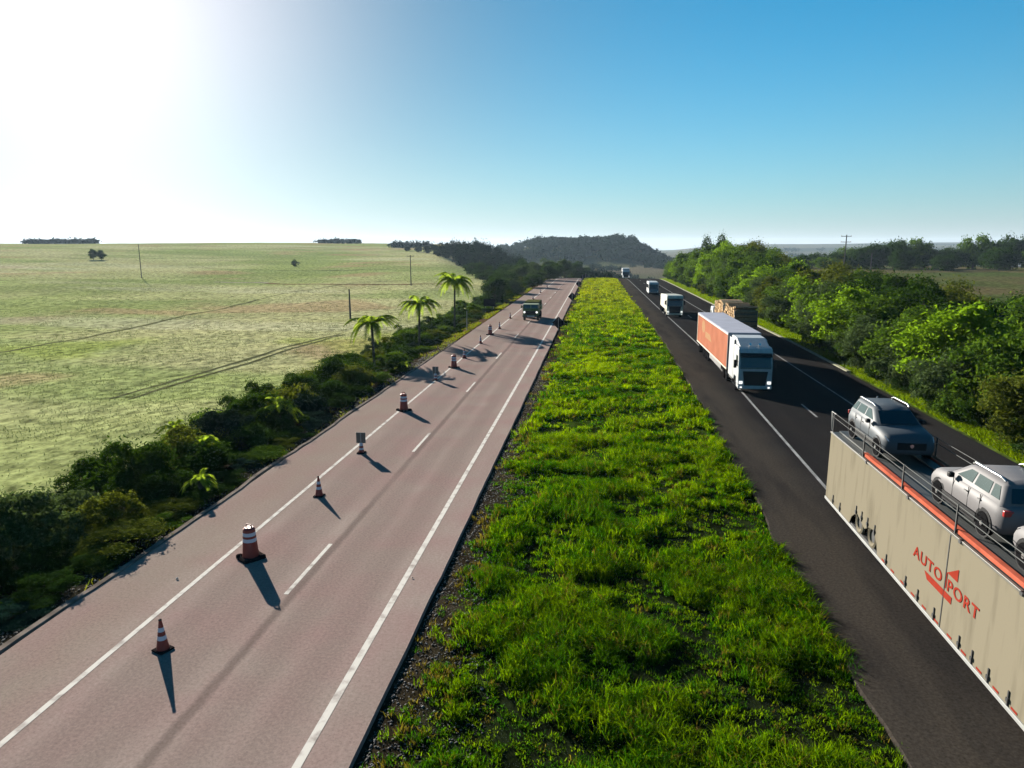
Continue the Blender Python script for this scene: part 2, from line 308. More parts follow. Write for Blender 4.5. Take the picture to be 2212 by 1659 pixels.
past = mixc(past, C(.19,.14,.085), ss((fbm(XX, YY, 30, 17, 4)-.56)/.12)*.7)
past = mixc(past, C(.25,.25,.17), ss((fbm(XX*.35, YY*1.4, 40, 19)-.6)/.14)*.5*ss((Rr-60)/60)); past = mixc(past, C(.115,.155,.045), (1-ss((Rr-35)/70))*.6); past = mixc(past, C(.16,.20,.03), ss((fbm(XX, YY, 14, 27)-.55)/.15)*(1-ss((Rr-60)/120))*.6)
rgt = mixc(C(.11,.095,.045), C(.075,.10,.03), ss((fbm(XX, YY, 28, 21)-.4)/.3))
med = mixc(C(.018,.026,.010), C(.045,.035,.022), ss((-3.4-XX)/1.5+.2))
med = mixc(med, C(.08,.145,.008), ss((YY-22)/50)*ss((XX+4)/1.2)*.9)
dirt = mixc(C(.022,.02,.014), C(.09,.055,.03), ss((YY-60)/40)*ss((XX+21)/2))
vall = mixc(C(.15,.125,.085), C(.09,.10,.05), ss((fbm(XX, YY, 90, 23)-.35)/.3))
cols = past*1.14*C(1.03, 1.0, .93)*(.80+.38*fbm(XX, YY, 18, 81, 4))[..., None]; rgt = rgt*.6; med = med*.45; dirt = dirt*.6; vall = vall*.6
cols = mixc(cols, dirt, ss((XX+28)/2.5)); cols = mixc(cols, med, (XX > -10).astype(float)); 
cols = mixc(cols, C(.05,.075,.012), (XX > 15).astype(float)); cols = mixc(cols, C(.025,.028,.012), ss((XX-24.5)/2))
cols = mixc(cols, rgt, ss((XX-38)/10)); 
wv = ss((YY-262)/40)*(1-ss((-XX/np.maximum(YY, 1)-.12)/.05))*(1-ss((XX/np.maximum(YY, 1)-.12)/.06)); cols = mixc(cols, vall, wv)
farm = mixc(C(.04,.045,.038), C(.08,.08,.06), ss((fbm(XX, YY, 400, 25)-.35)/.3)); cols = mixc(cols, farm, ss((Rr-700)/500)*ss((XX/np.maximum(YY, 1)-.1)/.08))
idx = (np.arange(ny-1)[:, None]*nx+np.arange(nx-1)[None, :]).ravel()
fi = np.stack([idx, idx+1, idx+nx+1, idx+nx], 1).ravel()
# ground shader
m, t, b, out = newmat('ground'); L = t.links.new; M['ground'] = m
at = t.nodes.new('ShaderNodeAttribute'); at.attribute_name = 'tint'; tcn = t.nodes.new('ShaderNodeTexCoord')
mp = t.nodes.new('ShaderNodeMapping'); mp.inputs['Rotation'].default_value = (0, 0, R_(-12)); mp.inputs['Scale'].default_value = (1, .7, 1); L(tcn.outputs['Object'], mp.inputs['Vector'])
n1 = t.nodes.new('ShaderNodeTexNoise'); n1.inputs['Scale'].default_value = .9; n1.inputs['Detail'].default_value = 9; n1.inputs['Roughness'].default_value = .72; L(mp.outputs[0], n1.inputs['Vector'])
mr = t.nodes.new('ShaderNodeMapRange'); mr.inputs[1].default_value = .36; mr.inputs[2].default_value = .62; mr.inputs[3].default_value = .35; mr.inputs[4].default_value = 1.45; L(n1.outputs['Fac'], mr.inputs[0])
fm = t.nodes.new('ShaderNodeVectorMath'); fm.operation = 'SCALE'; L(at.outputs['Color'], fm.inputs[0]); L(mr.outputs[0], fm.inputs['Scale']); L(fm.outputs[0], b.inputs['Base Color'])
bp = t.nodes.new('ShaderNodeBump'); bp.inputs['Strength'].default_value = .7; bp.inputs['Distance'].default_value = .18; L(n1.outputs['Fac'], bp.inputs['Height']); L(bp.outputs[0], b.inputs['Normal'])
b.inputs['Roughness'].default_value = .9; b.inputs['Specular IOR Level'].default_value = .0
gme = np_mesh('ground', np.stack([XX.ravel(), YY.ravel(), ZZ.ravel()], 1), np.full(len(idx), 4), fi, [M['ground']], True, cols.reshape(-1, 3))
tag(link('ground', gme), kind='structure')
def gz(x, y): return float(height(np.array([x]), np.array([y]))[0])

# ------------------------------------------------------------------ roads (slabs following the same Y samples)
def ribbon(name, xl, xr, z, mats, y0, y1, kind='structure', skirt=0, nxs=1):
    yy = np.concatenate([[y0], ys[(ys > y0) & (ys < y1)], [y1]]); mb = MB(); pts = []
    zz = np.interp(yy, ys, prof(ys))
    k = nxs+1
    for y, zp in zip(yy, zz):
        a, b2 = xl(y), xr(y)
        for i in range(k): pts.append((a+(b2-a)*i/nxs, y, zp+z))
    faces = [(r*k+i, r*k+i+1, (r+1)*k+i+1, (r+1)*k+i) for r in range(len(yy)-1) for i in range(nxs)]
    mb.raw(pts, faces)
    if skirt:
        p2 = []
        for y, zp in zip(yy, zz):
            a, b2 = xl(y), xr(y); p2 += [(a, y, zp+z), (a-.04, y, zp+z-skirt), (b2, y, zp+z), (b2+.04, y, zp+z-skirt)]
        fc = []
        for r in range(len(yy)-1):
            q = r*4; fc += [(q, q+4, q+5, q+1), (q+2, q+3, q+7, q+6)]
        mb.raw(p2, fc)
    return tag(mb.build(name, mats), kind=kind)
cst = lambda c: (lambda y: c)
wob = lambda c, a, s: (lambda y: c+a*(float(vnoise(y, 0, 2.3, s))-.5)+a*.6*(float(vnoise(y, 0, .9, s+1))-.5))
rsh = lambda c: (lambda y: c+float(shift(y)))
ribbon('carriageway', wob(-16.25, .08, 40), wob(-5.12, .05, 42), 0, M['roadL'], -18, 520, skirt=.2)
ribbon('carriageway', lambda y: wob(7.2, .22, 44)(y)+float(shift(y)), rsh(21.75), 0, M['roadR'], -18, 520, skirt=.2, nxs=6)
ribbon('road_marking', cst(-13.37), cst(-13.20), .006, M['paint'], -18, 300)
ribbon('road_marking', cst(-6.38), cst(-6.18), .006, M['paint'], -18, 300)
for k in range(-2, 16):
    y0 = 20.4+16.35*k
    ribbon('road_marking', cst(-9.93), cst(-9.78), .006, M['paint'], y0, y0+4.0)
ribbon('road_marking', rsh(10.72), rsh(10.88), .006, M['paintR'], -18, 300)
ribbon('road_marking', rsh(17.75), rsh(17.90), .006, M['paintR'], -18, 300)
for k in range(-1, 17):
    y0 = 15+16.35*k
    ribbon('road_marking', rsh(14.2), rsh(14.34), .006, M['paintR'], y0, y0+4.0)
# gutter along the far shoulder and kerb on the left
def beam(name, xf, w, h, mats, y0, y1, step=3.0, **kw):
    mb = MB(); yy = np.arange(y0, y1+.1, step); P = []
    for y in yy:
        x = xf(y); z = float(prof(y)); P += [(x-w/2, y, z-.12), (x-w*.42, y, z+h), (x+w*.36, y, z+h*.9), (x+w/2, y, z-.12)]
    n = len(yy); fs = []
    for r in range(n-1):
        q = r*4; fs += [(q, q+1, q+5, q+4), (q+1, q+2, q+6, q+5), (q+2, q+3, q+7, q+6)]
    fs += [(0, 3, 2, 1), (4*n-4, 4*n-3, 4*n-2, 4*n-1)]; mb.raw(P, fs); return tag(mb.build(name, mats), **kw)
beam('concrete_gutter', rsh(22.0), .42, .06, M['concrete'], 66, 245, kind='structure')
beam('asphalt_kerb', wob(-16.40, .16, 46), .24, .05, M['kerb'], 4, 70, 1.0, kind='structure')

# pasture tracks: worn soil draped on the ground
def drape(name, pts, w, m, seed, lift=.035):
    P = [np.array(p, float) for p in pts]; out = []
    for a, b2 in zip(P[:-1], P[1:]):
        n = max(2, int(np.linalg.norm(b2-a)/2.0)); out += [a+(b2-a)*i/n for i in range(n)]
    out.append(P[-1]); V = []
    for i, p in enumerate(out):
        t_ = out[min(i+1, len(out)-1)]-out[max(i-1, 0)]; t_ = t_/max(np.linalg.norm(t_), 1e-6); nn = np.array([-t_[1], t_[0]])
        ww = w*(.35+1.1*float(vnoise(i, seed, 3.1, seed))); off = (float(vnoise(i, 5, 6.0, seed+1))-.5)*w*1.2
        for s_ in (-1, 0, 1):
            q = p+nn*(s_*ww/2+off); V.append((q[0], q[1], gz(q[0], q[1])+lift))
    fs = []
    for r in range(len(out)-1):
        for k in (0, 1): fs.append((r*3+k+1, r*3+k, r*3+k+3, r*3+k+4))
    return tag(MB().raw(V, fs, True).build(name, m), kind='structure')
M['soil'] = mat('bare_soil', (.115,.115,.055), .9, var=.4, scale=.8, bump=.6); M['redsoil'] = mat('reddish_soil', (.15,.085,.045), .9, var=.4, scale=.6, bump=.6); M['palesoil'] = mat('pale_soil', (.30,.27,.21), .9, var=.3, scale=.6)
drape('path', [(-90, 66), (-75, 82), (-79, 120), (-82, 153), (-84, 190), (-78, 228), (-66, 240)], .8, M['soil'], 60)
drape('path', [(-42, 58), (-41.5, 70), (-41, 82), (-39.5, 96), (-38.6, 106)], .5, M['soil'], 62); drape('path', [(-43.6, 58), (-43.1, 70), (-42.5, 82), (-40.9, 96), (-39.8, 106)], .5, M['soil'], 63)
drape('path', [(-108, 224), (-92, 219), (-78, 219), (-60, 221), (-44, 226)], 2.6, M['redsoil'], 64)
drape('path', [(-125, 222), (-114, 224), (-108, 226)], 3.2, M['palesoil'], 66)
drape('path', [(-180, 300), (-150, 288), (-120, 290), (-95, 300), (-70, 310)], 1.8, M['soil'], 68)

# ------------------------------------------------------------------ grass
PM = grassmat('pasture_blades', .25, (1.2,1.3,.9))
def blades(name, px, py, h, w, lean, colr, label=None, cat=None, m=None):
    n = len(px); pz = height(px, py)-.02
    ang = rng.random(n)*2*np.pi; la = rng.random(n)*2*np.pi; ux, uy = np.cos(ang)*w/2, np.sin(ang)*w/2; lx, ly = np.cos(la)*lean*h, np.sin(la)*lean*h
    v = np.zeros((n, 5, 3))
    v[:, 0] = np.stack([px-ux, py-uy, pz], 1); v[:, 1] = np.stack([px+ux, py+uy, pz], 1)
    mx_, my_, mz_ = px+lx*.35, py+ly*.35, pz+h*.62
    v[:, 2] = np.stack([mx_+ux*.8, my_+uy*.8, mz_], 1); v[:, 3] = np.stack([mx_-ux*.8, my_-uy*.8, mz_], 1)
    v[:, 4] = np.stack([px+lx, py+ly, pz+h*(1-.35*lean)], 1)
    base = np.arange(n)[:, None]*5; f = np.concatenate([base+np.array([[0, 1, 2, 3]]), base+np.array([[3, 2, 4]])], 1).ravel()
    fn = np.tile([4, 3], n); cc = np.repeat(colr[:, None, :], 5, 1)*np.array([.55, .55, 1, 1, 1.15])[None, :, None]*0+np.repeat(colr[:, None, :], 5, 1)
    me = np_mesh(name, v.reshape(-1, 3), fn, f, [m or GM], False, cc.reshape(-1, 3)); o = link(name, me); tag(o, label, cat, kind='stuff'); return o
def median_grass(y0, y1, dens, tn, hb, wb, spread, xl=-4.9, xr=7.5):
    A = (xr-xl)*(y1-y0); nt = int(A*dens); tx = xl+(xr-xl)*rng.random(nt); ty = y0+(y1-y0)*rng.random(nt)
    sh = shift(ty); fr = fbm(tx, ty, 1.6, 50, 3); big = fbm(tx, ty, 6, 54, 2)
    edge = ss((tx+5.05)/.5)*ss((7.35+sh-tx)/.5+.15)
    leftf = ss((tx+4.9)/1.7+.12*np.sin(ty*.6)+.5*(big-.5))          # thin near the left road
    keep = rng.random(nt) < edge*(.22+.78*leftf)*(.55+.45*ss((fr-.34)/.2)); tx, ty, fr, big, leftf = [a[keep] for a in (tx, ty, fr, big, leftf)]
    nt = len(tx); cnt = rng.poisson(tn, nt).clip(3); ti = np.repeat(np.arange(nt), cnt); n = len(ti)
    rr = spread*np.sqrt(rng.random(n)); aa = rng.random(n)*2*np.pi; px = tx[ti]+rr*np.cos(aa); py = ty[ti]+rr*np.sin(aa)
    ok = px > -5.08; ti, px, py = ti[ok], px[ok], py[ok]; n = len(ti)
    size = (.35+1.25*ss((fr-.3)/.35))*(.45+.55*leftf)
    h = hb*size[ti]*(.55+.8*rng.random(n)); w = wb*(.7+.6*rng.random(n)); lean = .25+.9*rng.random(n)
    tt = rng.random(nt); tone = np.clip(.5*big+.5*fbm(tx, ty, 2.2, 58, 2)+.35*(tt-.5), 0, 1); yel = ss((tone-.35)/.35)*(.34+.66*ss((ty-20)/50))
    farp = ss((ty-75)/110)
    c = mixc(C(.012,.044,.002), C(.105,.155,.001), np.clip(yel*.8+.5*(tt-.4), 0, 1)); c = mixc(c, C(.118,.128,.004), farp*(.4+.5*tt)); dry = (rng.random(nt) < (.05+.45*(1-leftf)))
    c = np.where(dry[:, None], C(.055,.045,.015), c); cc = c[ti]*(.7+.6*rng.random(n))[:, None]
    return px, py, h, w, lean, cc
parts = [median_grass(8, 24, 40, 17, .30, .020, .14), median_grass(24, 42, 24, 13, .31, .032, .17), median_grass(42, 80, 11, 10, .32, .06, .24), median_grass(80, 140, 4.5, 9, .32, .12, .36), median_grass(140, 262, 1.6, 8, .30, .22, .55)]
cat_ = [np.concatenate([p[i] for p in parts]) for i in range(6)]
blades('median_grass', *cat_, label='bright green tufted grass filling the median between the two carriageways', cat='grass')
# verge grass right of the dark road
n = 80000; ty = 30+220*rng.random(n)**1.3; w0 = shift(ty)+22.25; tx = w0+np.interp(ty, [30, 75, 110, 250], [1.5, 1.9, 3.6, 5.0])*rng.random(n)**1.1; k = vnoise(tx, ty, 1.5, 70); kp = rng.random(n) < .35+k; tx, ty = tx[kp], ty[kp]; n = len(tx)
sc = .5+ty/80; cc = mixc(C(.035,.065,.003), C(.085,.12,.004), rng.random(n))
blades('verge_grass', tx, ty, .22*(.6+.8*rng.random(n))*np.minimum(sc, 1.6), .05*sc, .3+.7*rng.random(n), cc, label='short yellow-green grass strip between dark road and the tree row', cat='grass')
# left verge weeds
n = 26000; ty = 8+240*rng.random(n)**1.4; tx = -16.7-3.5*rng.random(n)**1.5; k = fbm(tx, ty, 3, 72); kp = rng.random(n) < ss((k-.4)/.2)*(.25+.75*ss((ty-50)/60)); tx, ty = tx[kp], ty[kp]; n = len(tx)
sc = .5+ty/70; cc = mixc(C(.04,.065,.008), C(.08,.07,.015), rng.random(n))
blades('verge_grass', tx, ty, .25*(.5+.9*rng.random(n)), .035*sc, .3+.8*rng.random(n), cc, label='sparse weeds on the soil edge beside the pinkish road', cat='grass')
# pasture tufts
n = 150000; Rt = 20*np.exp(rng.random(n)*math.log(330/20.)); at_ = R_(1)+R_(76)*rng.random(n)+R_(7); tx = -Rt*np.sin(at_); ty = Rt*np.cos(at_)
k = fbm(tx*.8, ty*.5, 5, 74, 4); kp = (tx < -26) & (rng.random(n) < .15+.85*ss((k-.42)/.15)); tx, ty, Rt = tx[kp], ty[kp], Rt[kp]; n = len(tx)
sc = Rt/40; cc = mixc(C(.085,.13,.025), C(.22,.23,.10), rng.random(n))
blades('pasture_grass', tx, ty, (.05+.10*rng.random(n))*np.minimum(1+sc*.2, 1.7), .035*(.6+.6*sc), .5+.8*rng.random(n), (.30*cc+.25*C(.17,.19,.09)), label='pale green grass tufts of the open pasture left of the shrubs', cat='grass', m=PM)

# gravel beside the kerb and on the median's left edge
def stones(name, px, py, r, m, label):
    n = len(px); pz = height(px, py); u = np.array([[1,0,0],[-1,0,0],[0,1,0],[0,-1,0],[0,0,.75],[0,0,-.6]], float)
    v = u[None]*(r[:, None, None])*(.65+.7*rng.random((n, 6, 1)))+np.stack([px, py, pz+r*.3], 1)[:, None, :]
    f = np.array([[0,2,4],[2,1,4],[1,3,4],[3,0,4],[2,0,5],[1,2,5],[3,1,5],[0,3,5]]); fi_ = (np.arange(n)[:, None, None]*6+f[None]).ravel()
    cc = np.repeat(mixc(C(.02,.017,.016), C(.16,.15,.14), rng.random(n)**3)[:, None, :], 6, 1)
    return tag(link(name, np_mesh(name, v.reshape(-1, 3), np.full(n*8, 3), fi_, [m], False, cc.reshape(-1, 3))), label, 'gravel', kind='stuff')
m, t, b, out = newmat('stone'); at = t.nodes.new('ShaderNodeAttribute'); at.attribute_name = 'tint'; t.links.new(at.outputs['Color'], b.inputs['Base Color']); b.inputs['Roughness'].default_value = .8; M['stone'] = m
n = 5200; ty = 8+75*rng.random(n)**1.3; tx = -16.5-1.2*rng.random(n)**1.6
stones('gravel', tx, ty, .015+.045*rng.random(n)**2, M['stone'], 'loose pale gravel along the kerb in front of the shrubs')
n = 9000; ty = 9+60*rng.random(n)**1.4; tx = -5.0+2.6*rng.random(n)**1.7
stones('gravel', tx, ty, .012+.035*rng.random(n)**2, M['stone'], 'dark crumbled stones and clods along the left edge of the grass median')

# ------------------------------------------------------------------ placing by sight line (used to find where a thing of the photo stands on the terrain)
def hit(x, y, tmax=3500):
    r = RM @ np.array([(x-CX)/F, -(y-CY)/F, -1.0]); t_ = np.linspace(5, tmax, 7000); P = r[None]*t_[:, None]; z = CAMH+P[:, 2]
    h = height(P[:, 0], P[:, 1]); k = np.argmax(z < h+.05); return float(P[k, 0]), float(P[k, 1]), float(h[k])

# ------------------------------------------------------------------ vegetation
def leafcloud(seed, n_clump, n_leaf, leaf, R, H, z0, base_fill=.3, shape=1.0, clump=(.22, .42)):
    """many leaf-sized faces on clumps spread through an uneven crown"""
    g = np.random.default_rng(seed); a = g.random(n_clump)*2*np.pi; e = np.arcsin(np.clip(g.uniform(-base_fill, 1, n_clump), -1, 1))
    rad = g.uniform(.35, 1.0, n_clump)**.6; lob = 1+.22*np.sin(a*2+g.random()*6)+.15*np.sin(a*3+g.random()*6)
    cx = R*.78*rad*np.cos(e)*np.cos(a)*lob; cy = R*.78*rad*np.cos(e)*np.sin(a)*lob; zc = z0+H*.45; cz = zc+H*.42*rad*np.sin(e)*(1+.25*(g.random(n_clump)-.5))
    cr = R*g.uniform(*clump, n_clump)
    ci = g.integers(0, n_clump, n_leaf); dv = g.normal(size=(n_leaf, 3)); dv /= np.linalg.norm(dv, axis=1)[:, None]; dv[:, 2] = np.where(dv[:, 2] < -.3, -dv[:, 2], dv[:, 2])
    rr = g.uniform(.55, 1.08, n_leaf)**.5
    c = np.stack([cx, cy, cz], 1)[ci]+dv*(cr[ci]*rr)[:, None]*np.array([1, 1, .85])*shape
    st_ = g.random(n_leaf) < .13; c = np.where(st_[:, None], np.stack([cx, cy, cz], 1)[ci]+dv*(cr[ci]*g.uniform(1.05, 1.55, n_leaf))[:, None], c)
    c[:, 2] = np.maximum(c[:, 2], .05)
    nrm = dv+g.normal(size=(n_leaf, 3))*.55; nrm /= np.linalg.norm(nrm, axis=1)[:, None]
    tg = np.cross(nrm, g.normal(size=(n_leaf, 3))); tg /= np.linalg.norm(tg, axis=1)[:, None]; bt = np.cross(nrm, tg)
    s = leaf*g.uniform(.6, 1.3, n_leaf)[:, None]
    v = np.stack([c-tg*s, c+bt*s*.42, c+tg*s, c-bt*s*.42], 1)
    return v.reshape(-1, 3)
def cloud_mesh(name, v, m):
    n = len(v)//4; return np_mesh(name, v, np.full(n, 4), np.arange(n*4), [m])
def trunk_mb(h, r, seed, limbs=4, spread=1.6):
    g = random.Random(seed); mb = MB(); b = [(0, 0, -.3)]; x = y = 0
    for i in range(1, 5):
        x += g.uniform(-.15, .15); y += g.uniform(-.15, .15); b.append((x, y, h*i/4))
    mb.tube(b, [r*1.3, r, r*.85, r*.7, r*.45], 8)
    for i in range(limbs):
        a = g.uniform(0, 6.28); k = g.uniform(.4, .8); p0 = b[2] if k < .6 else b[3]
        e = (p0[0]+math.cos(a)*spread, p0[1]+math.sin(a)*spread, p0[2]+h*g.uniform(.25, .5)); mid = tuple((p+q)/2+g.uniform(-.1, .1) for p, q in zip(p0, e))
        mb.tube([p0, mid, e], [r*.55, r*.38, r*.15], 6)
    return mb
# tree kinds: crown meshes (origin at the foot), reused by copies
TREES = []
for i in range(6):
    TREES.append((cloud_mesh('crown', leafcloud(200+i, 34, 13000, .165, 3.4, 7.6, 0, base_fill=1.0), LM[1]), trunk_mb(4.5, .17, i, 5)))
SHR = [cloud_mesh('foliage', leafcloud(300+i, [26, 40, 18, 60, 34, 22][i], 15000, [.085, .075, .1, .07, .085, .11][i], 2.0, [3.3, 3.6, 3.9, 3.2, 4.3, 3.4][i], 0, base_fill=.9, clump=[(.2, .38), (.12, .3), (.18, .45), (.10, .24), (.12, .3), (.2, .4)][i]), LM[0]) for i in range(6)]
BIG = [(cloud_mesh('crown', leafcloud(400+i, 40, 6500, .5, 8.0, 13, 0, base_fill=1.0), LM[5]), trunk_mb(9, .35, 50+i, 5, 3)) for i in range(4)]
def set_mat(o, m): o.material_slots[0].link = 'OBJECT'; o.material_slots[0].material = m
trunkme = {}
def place_tree(name, kinds, i, x, y, s, sz, lm, label, cat, group=None, rz=None, z=None):
    cm, tm = kinds[i]; key = (id(kinds), i)
    e_ = empty(name, (x, y, gz(x, y)-.05 if z is None else z), rnd.uniform(0, 6.28) if rz is None else rz, label=label, cat=cat, group=group); e_.scale = (s, s, sz)
    c = link('crown', cm, e_); set_mat(c, lm)
    if tm is not None:
        if key not in trunkme: o = tm.build('trunk', M['trunk'], e_); trunkme[key] = o.data
        else: o = link('trunk', trunkme[key], e_)
    return e_
ORD = ['first','second','third','fourth','fifth','sixth','seventh','eighth','ninth','tenth','eleventh','twelfth','thirteenth','fourteenth','fifteenth','sixteenth','seventeenth','eighteenth','nineteenth','twentieth']
TENS = ['','','twenty','thirty','forty','fifty','sixty','seventy','eighty','ninety']; TENO = ['','','twentieth','thirtieth','fortieth','fiftieth','sixtieth','seventieth','eightieth','ninetieth']
def ordw(n):
    if n <= 20: return ORD[n-1]
    if n == 100: return 'hundredth'
    if n < 100: return TENO[n//10] if n % 10 == 0 else TENS[n//10]+'-'+ORD[n % 10-1]
    return 'hundred and '+ordw(n-100)
KN = ['dark green', 'green', 'bright lime green', 'grey-green', 'olive green', 'blackish green']
# --- tree belt right of the dark road
belt = [(24.6,33,.8,.62,3),(26.3,37.5,1.0,.82,2),(25.0,42,.85,.66,4),(26.4,46.5,1.0,.86,1),(25.0,50.5,.82,.62,3),(27.0,54,1.15,1.0,2),(25.2,58.5,.85,.66,3),(26.6,62.5,1.0,.86,1),
        (25.0,66.5,.82,.72,3),(26.8,71,1.0,.9,1),(26.4,76,1.1,1.0,2),(25.2,81,.85,.74,3),(26.8,85,1.0,.95,1),(27.4,90,1.0,.95,3),(27.5,95,1.15,1.05,2),(26.5,100,1.0,.9,3),(27.6,106,1.0,.95,1),(26.6,112,1.0,.9,4),(27.2,118,1.1,1.0,3),(27.0,125,1.2,1.05,2)]
yb = 131
while yb < 246:
    belt.append((26.3+rnd.uniform(-.8, .8)+float(shift(yb)), yb, rnd.uniform(.95, 1.25), float(np.interp(yb, [130, 170, 200, 246], [1.0, 1.25, 1.25, .95]))*rnd.uniform(.85, 1.1), rnd.choice([1,3,4,1,2,3,0]))); yb += 6.2
k = 0
for (x, y, s, sz, lm) in belt:
    k += 1; x -= .7 if y < 90 else 0; place_tree('roadside_tree', TREES, k % 6, x, y, s, sz, LM[lm], f'{KN[lm]} tree, {ordw(k)} from the near end of the belt\'s front row', 'tree', 'trees in the front row beside the dark road')
k = 0; yb = 36
while yb < 244:
    for rowx in (32.0, 38.5):
        k += 1; lm = rnd.choice([0,0,1,1,3,0,2,4]); top = float(np.interp(yb, [36, 60, 90, 130, 165, 200, 244], [1.0, 1.06, 1.1, 1.1, 1.25, 1.38, 1.15]))*(1 if rowx < 35 else .92)
        place_tree('roadside_tree', TREES, rnd.randrange(6), rowx+rnd.uniform(-1.5, 1.5), yb+rnd.uniform(-1.2, 1.2), rnd.uniform(1.05, 1.4), top*rnd.uniform(.85, 1.1), LM[lm],
                   f'{KN[lm]} tree, {ordw(k)} from the near end behind the front row', 'tree', 'trees behind the front roadside row')
    yb += 6.6+yb*.01
# low growth under the front row
for i in range(34):
    y = 31+i*3.1+i*i*.105; x = (23.8 if y < 80 else 24.9)+float(shift(y))+rnd.uniform(-.35, .45); lm = rnd.choice([0, 0, 1, 3, 4])
    o = empty('shrub', (x, y, gz(x, y)-.05), rnd.uniform(0, 6.28), label=f'{KN[lm]} undergrowth, {ordw(i+1)} from the near end below the right tree belt', cat='shrub', group='undergrowth below the right tree belt'); o.scale = (rnd.uniform(.75, 1.1),)*2+(rnd.uniform(.5, .95),)
    f = link('foliage', SHR[rnd.randrange(6)], o); set_mat(f, LM[lm])
# two umbrella-topped trees on the skyline of the belt
for (xi, w) in ((1518, 'left'), (1546, 'right')):
    x = (xi-VX)/F*196; place_tree('roadside_tree', TREES, 2 if w == 'left' else 4, x, 196, .85, 1.62, LM[0], f'tall dark flat-topped tree on the skyline of the roadside belt, {w} one of two', 'tree')
# --- shrub strip left of the pinkish road
k = 0
def shrub(x, y, s, sz, lm, i=None, extra=''):
    global k; k += 1
    o = empty('shrub', (x, y, gz(x, y)-.05), rnd.uniform(0, 6.28), label=f'{KN[lm]} {extra}shrub, {ordw(k)} from the near end of the left strip', cat='shrub', group='shrubs in the strip beside the pinkish road'); o.scale = (s, s, sz)
    f = link('foliage', SHR[rnd.randrange(6) if i is None else i], o); set_mat(f, LM[lm])
yb = 7.5
while yb < 235:
    off = 0 if yb < 62 else .9
    lm = rnd.choice([0,0,1,3,0,0,4]) if yb > 26 else rnd.choice([0,3,3,0])
    dk = [0, 0, 5, 0, 1, 0, 4]; far_ = .8 if yb > 60 else 1.0
    if not (64 < yb < 70):
        shrub(-18.05-off+rnd.uniform(-.2, .2), yb+1.6, rnd.uniform(.62, .85), rnd.uniform(.19, .28), rnd.choice(dk))
        if yb < 45: shrub(-17.75+rnd.uniform(-.15, .15), yb+.1, rnd.uniform(.45, .6), rnd.uniform(.12, .17), rnd.choice(dk))
        shrub(-20.0-off+rnd.uniform(-.3, .3), yb, rnd.uniform(.8, 1.0), rnd.uniform(.56, .76)*far_, rnd.choice(dk))
    shrub(-22.2-off+rnd.uniform(-.4, .4), yb+rnd.uniform(-1, 1)+1, rnd.uniform(.95, 1.3), rnd.uniform(.95, 1.32)*far_, rnd.choice(dk if yb > 26 else [3, 0, 1, 3]))
    shrub(-25.0-off+rnd.uniform(-.5, .5), yb+rnd.uniform(-1, 1), rnd.uniform(.8, 1.2), rnd.uniform(.7, 1.1)*far_, rnd.choice([0,0,1,0,3,4] if yb > 26 else [3,3,1]))
    yb += 3.2+yb*.028
place_tree('round_bush', TREES, 3, -21.0, 147, 1.0, .98, LM[0], 'large round dark bush standing between the shrub strip and the road bend', 'bush')
for i, (x, y, s, sz) in enumerate([(q[0], q[1], q[2]*(.85 if q[1] > 240 else 1), q[3]*(.8 if q[1] > 240 else 1)) for q in [(-20,168,.9,.6),(-17,190,.9,.55),(-24,182,1.1,.7),(-18,212,1.0,.6),(-26,206,1.2,.75),(-16,230,1.1,.7),(-24,232,1.3,.85),(-34,226,1.2,.75),(-15,247,1.1,.95),(-22,255,1.3,1.2),(-32,252,1.3,1.0),(-42,258,1.3,1.0),(-12,262,1.2,1.2),(-50,285,1.3,1.0),(-30,280,1.4,1.35),(-19,285,1.4,1.5),(-8,285,1.3,1.2)]]):
    place_tree('bushy_tree', TREES, i % 6, x, y, s*1.1, sz, LM[0 if i % 3 else 3], f'low dark bushy tree, {ordw(i+1)} from the near end by the crest', 'tree', 'low bushy trees reaching the road crest')

# --- palms
def frond_mesh(seed, Lf=2.3, droop=1.0, up=.9, nl=26, ll=.42, name='frond'):
    g = random.Random(seed); mb = MB(); pts = []
    for i in range(9):
        t_ = i/8; pts.append((Lf*(t_-.12*droop*t_*t_), 0, up*Lf*(t_*.75-1.15*droop*t_*t_)))
    mb.tube(pts, [.022*(1-.8*i/8)+.004 for i in range(9)], 4, True)
    for i in range(nl):
        t_ = .1+.9*i/nl; f = t_*8; j = min(int(f), 7); q = f-j; p = Vector(pts[j])*(1-q)+Vector(pts[j+1])*q; tdir = (Vector(pts[j+1])-Vector(pts[j])).normalized()
        l = ll*(math.sin(math.pi*min(1, t_*.9+.12))**.6)*g.uniform(.85, 1.1)
        for s_ in (-1, 1):
            o = Vector((tdir.x*.55, s_*.85, tdir.z*.4-.25-.25*g.random())).normalized()*l; w = tdir*.042
            mb.poly([tuple(p-w), tuple(p+w), tuple(p+o*.6+w*.8+Vector((0, 0, .02))), tuple(p+o+Vector((0, 0, -.05*l))), tuple(p+o*.6-w*.8)])
    return mb
FR = []
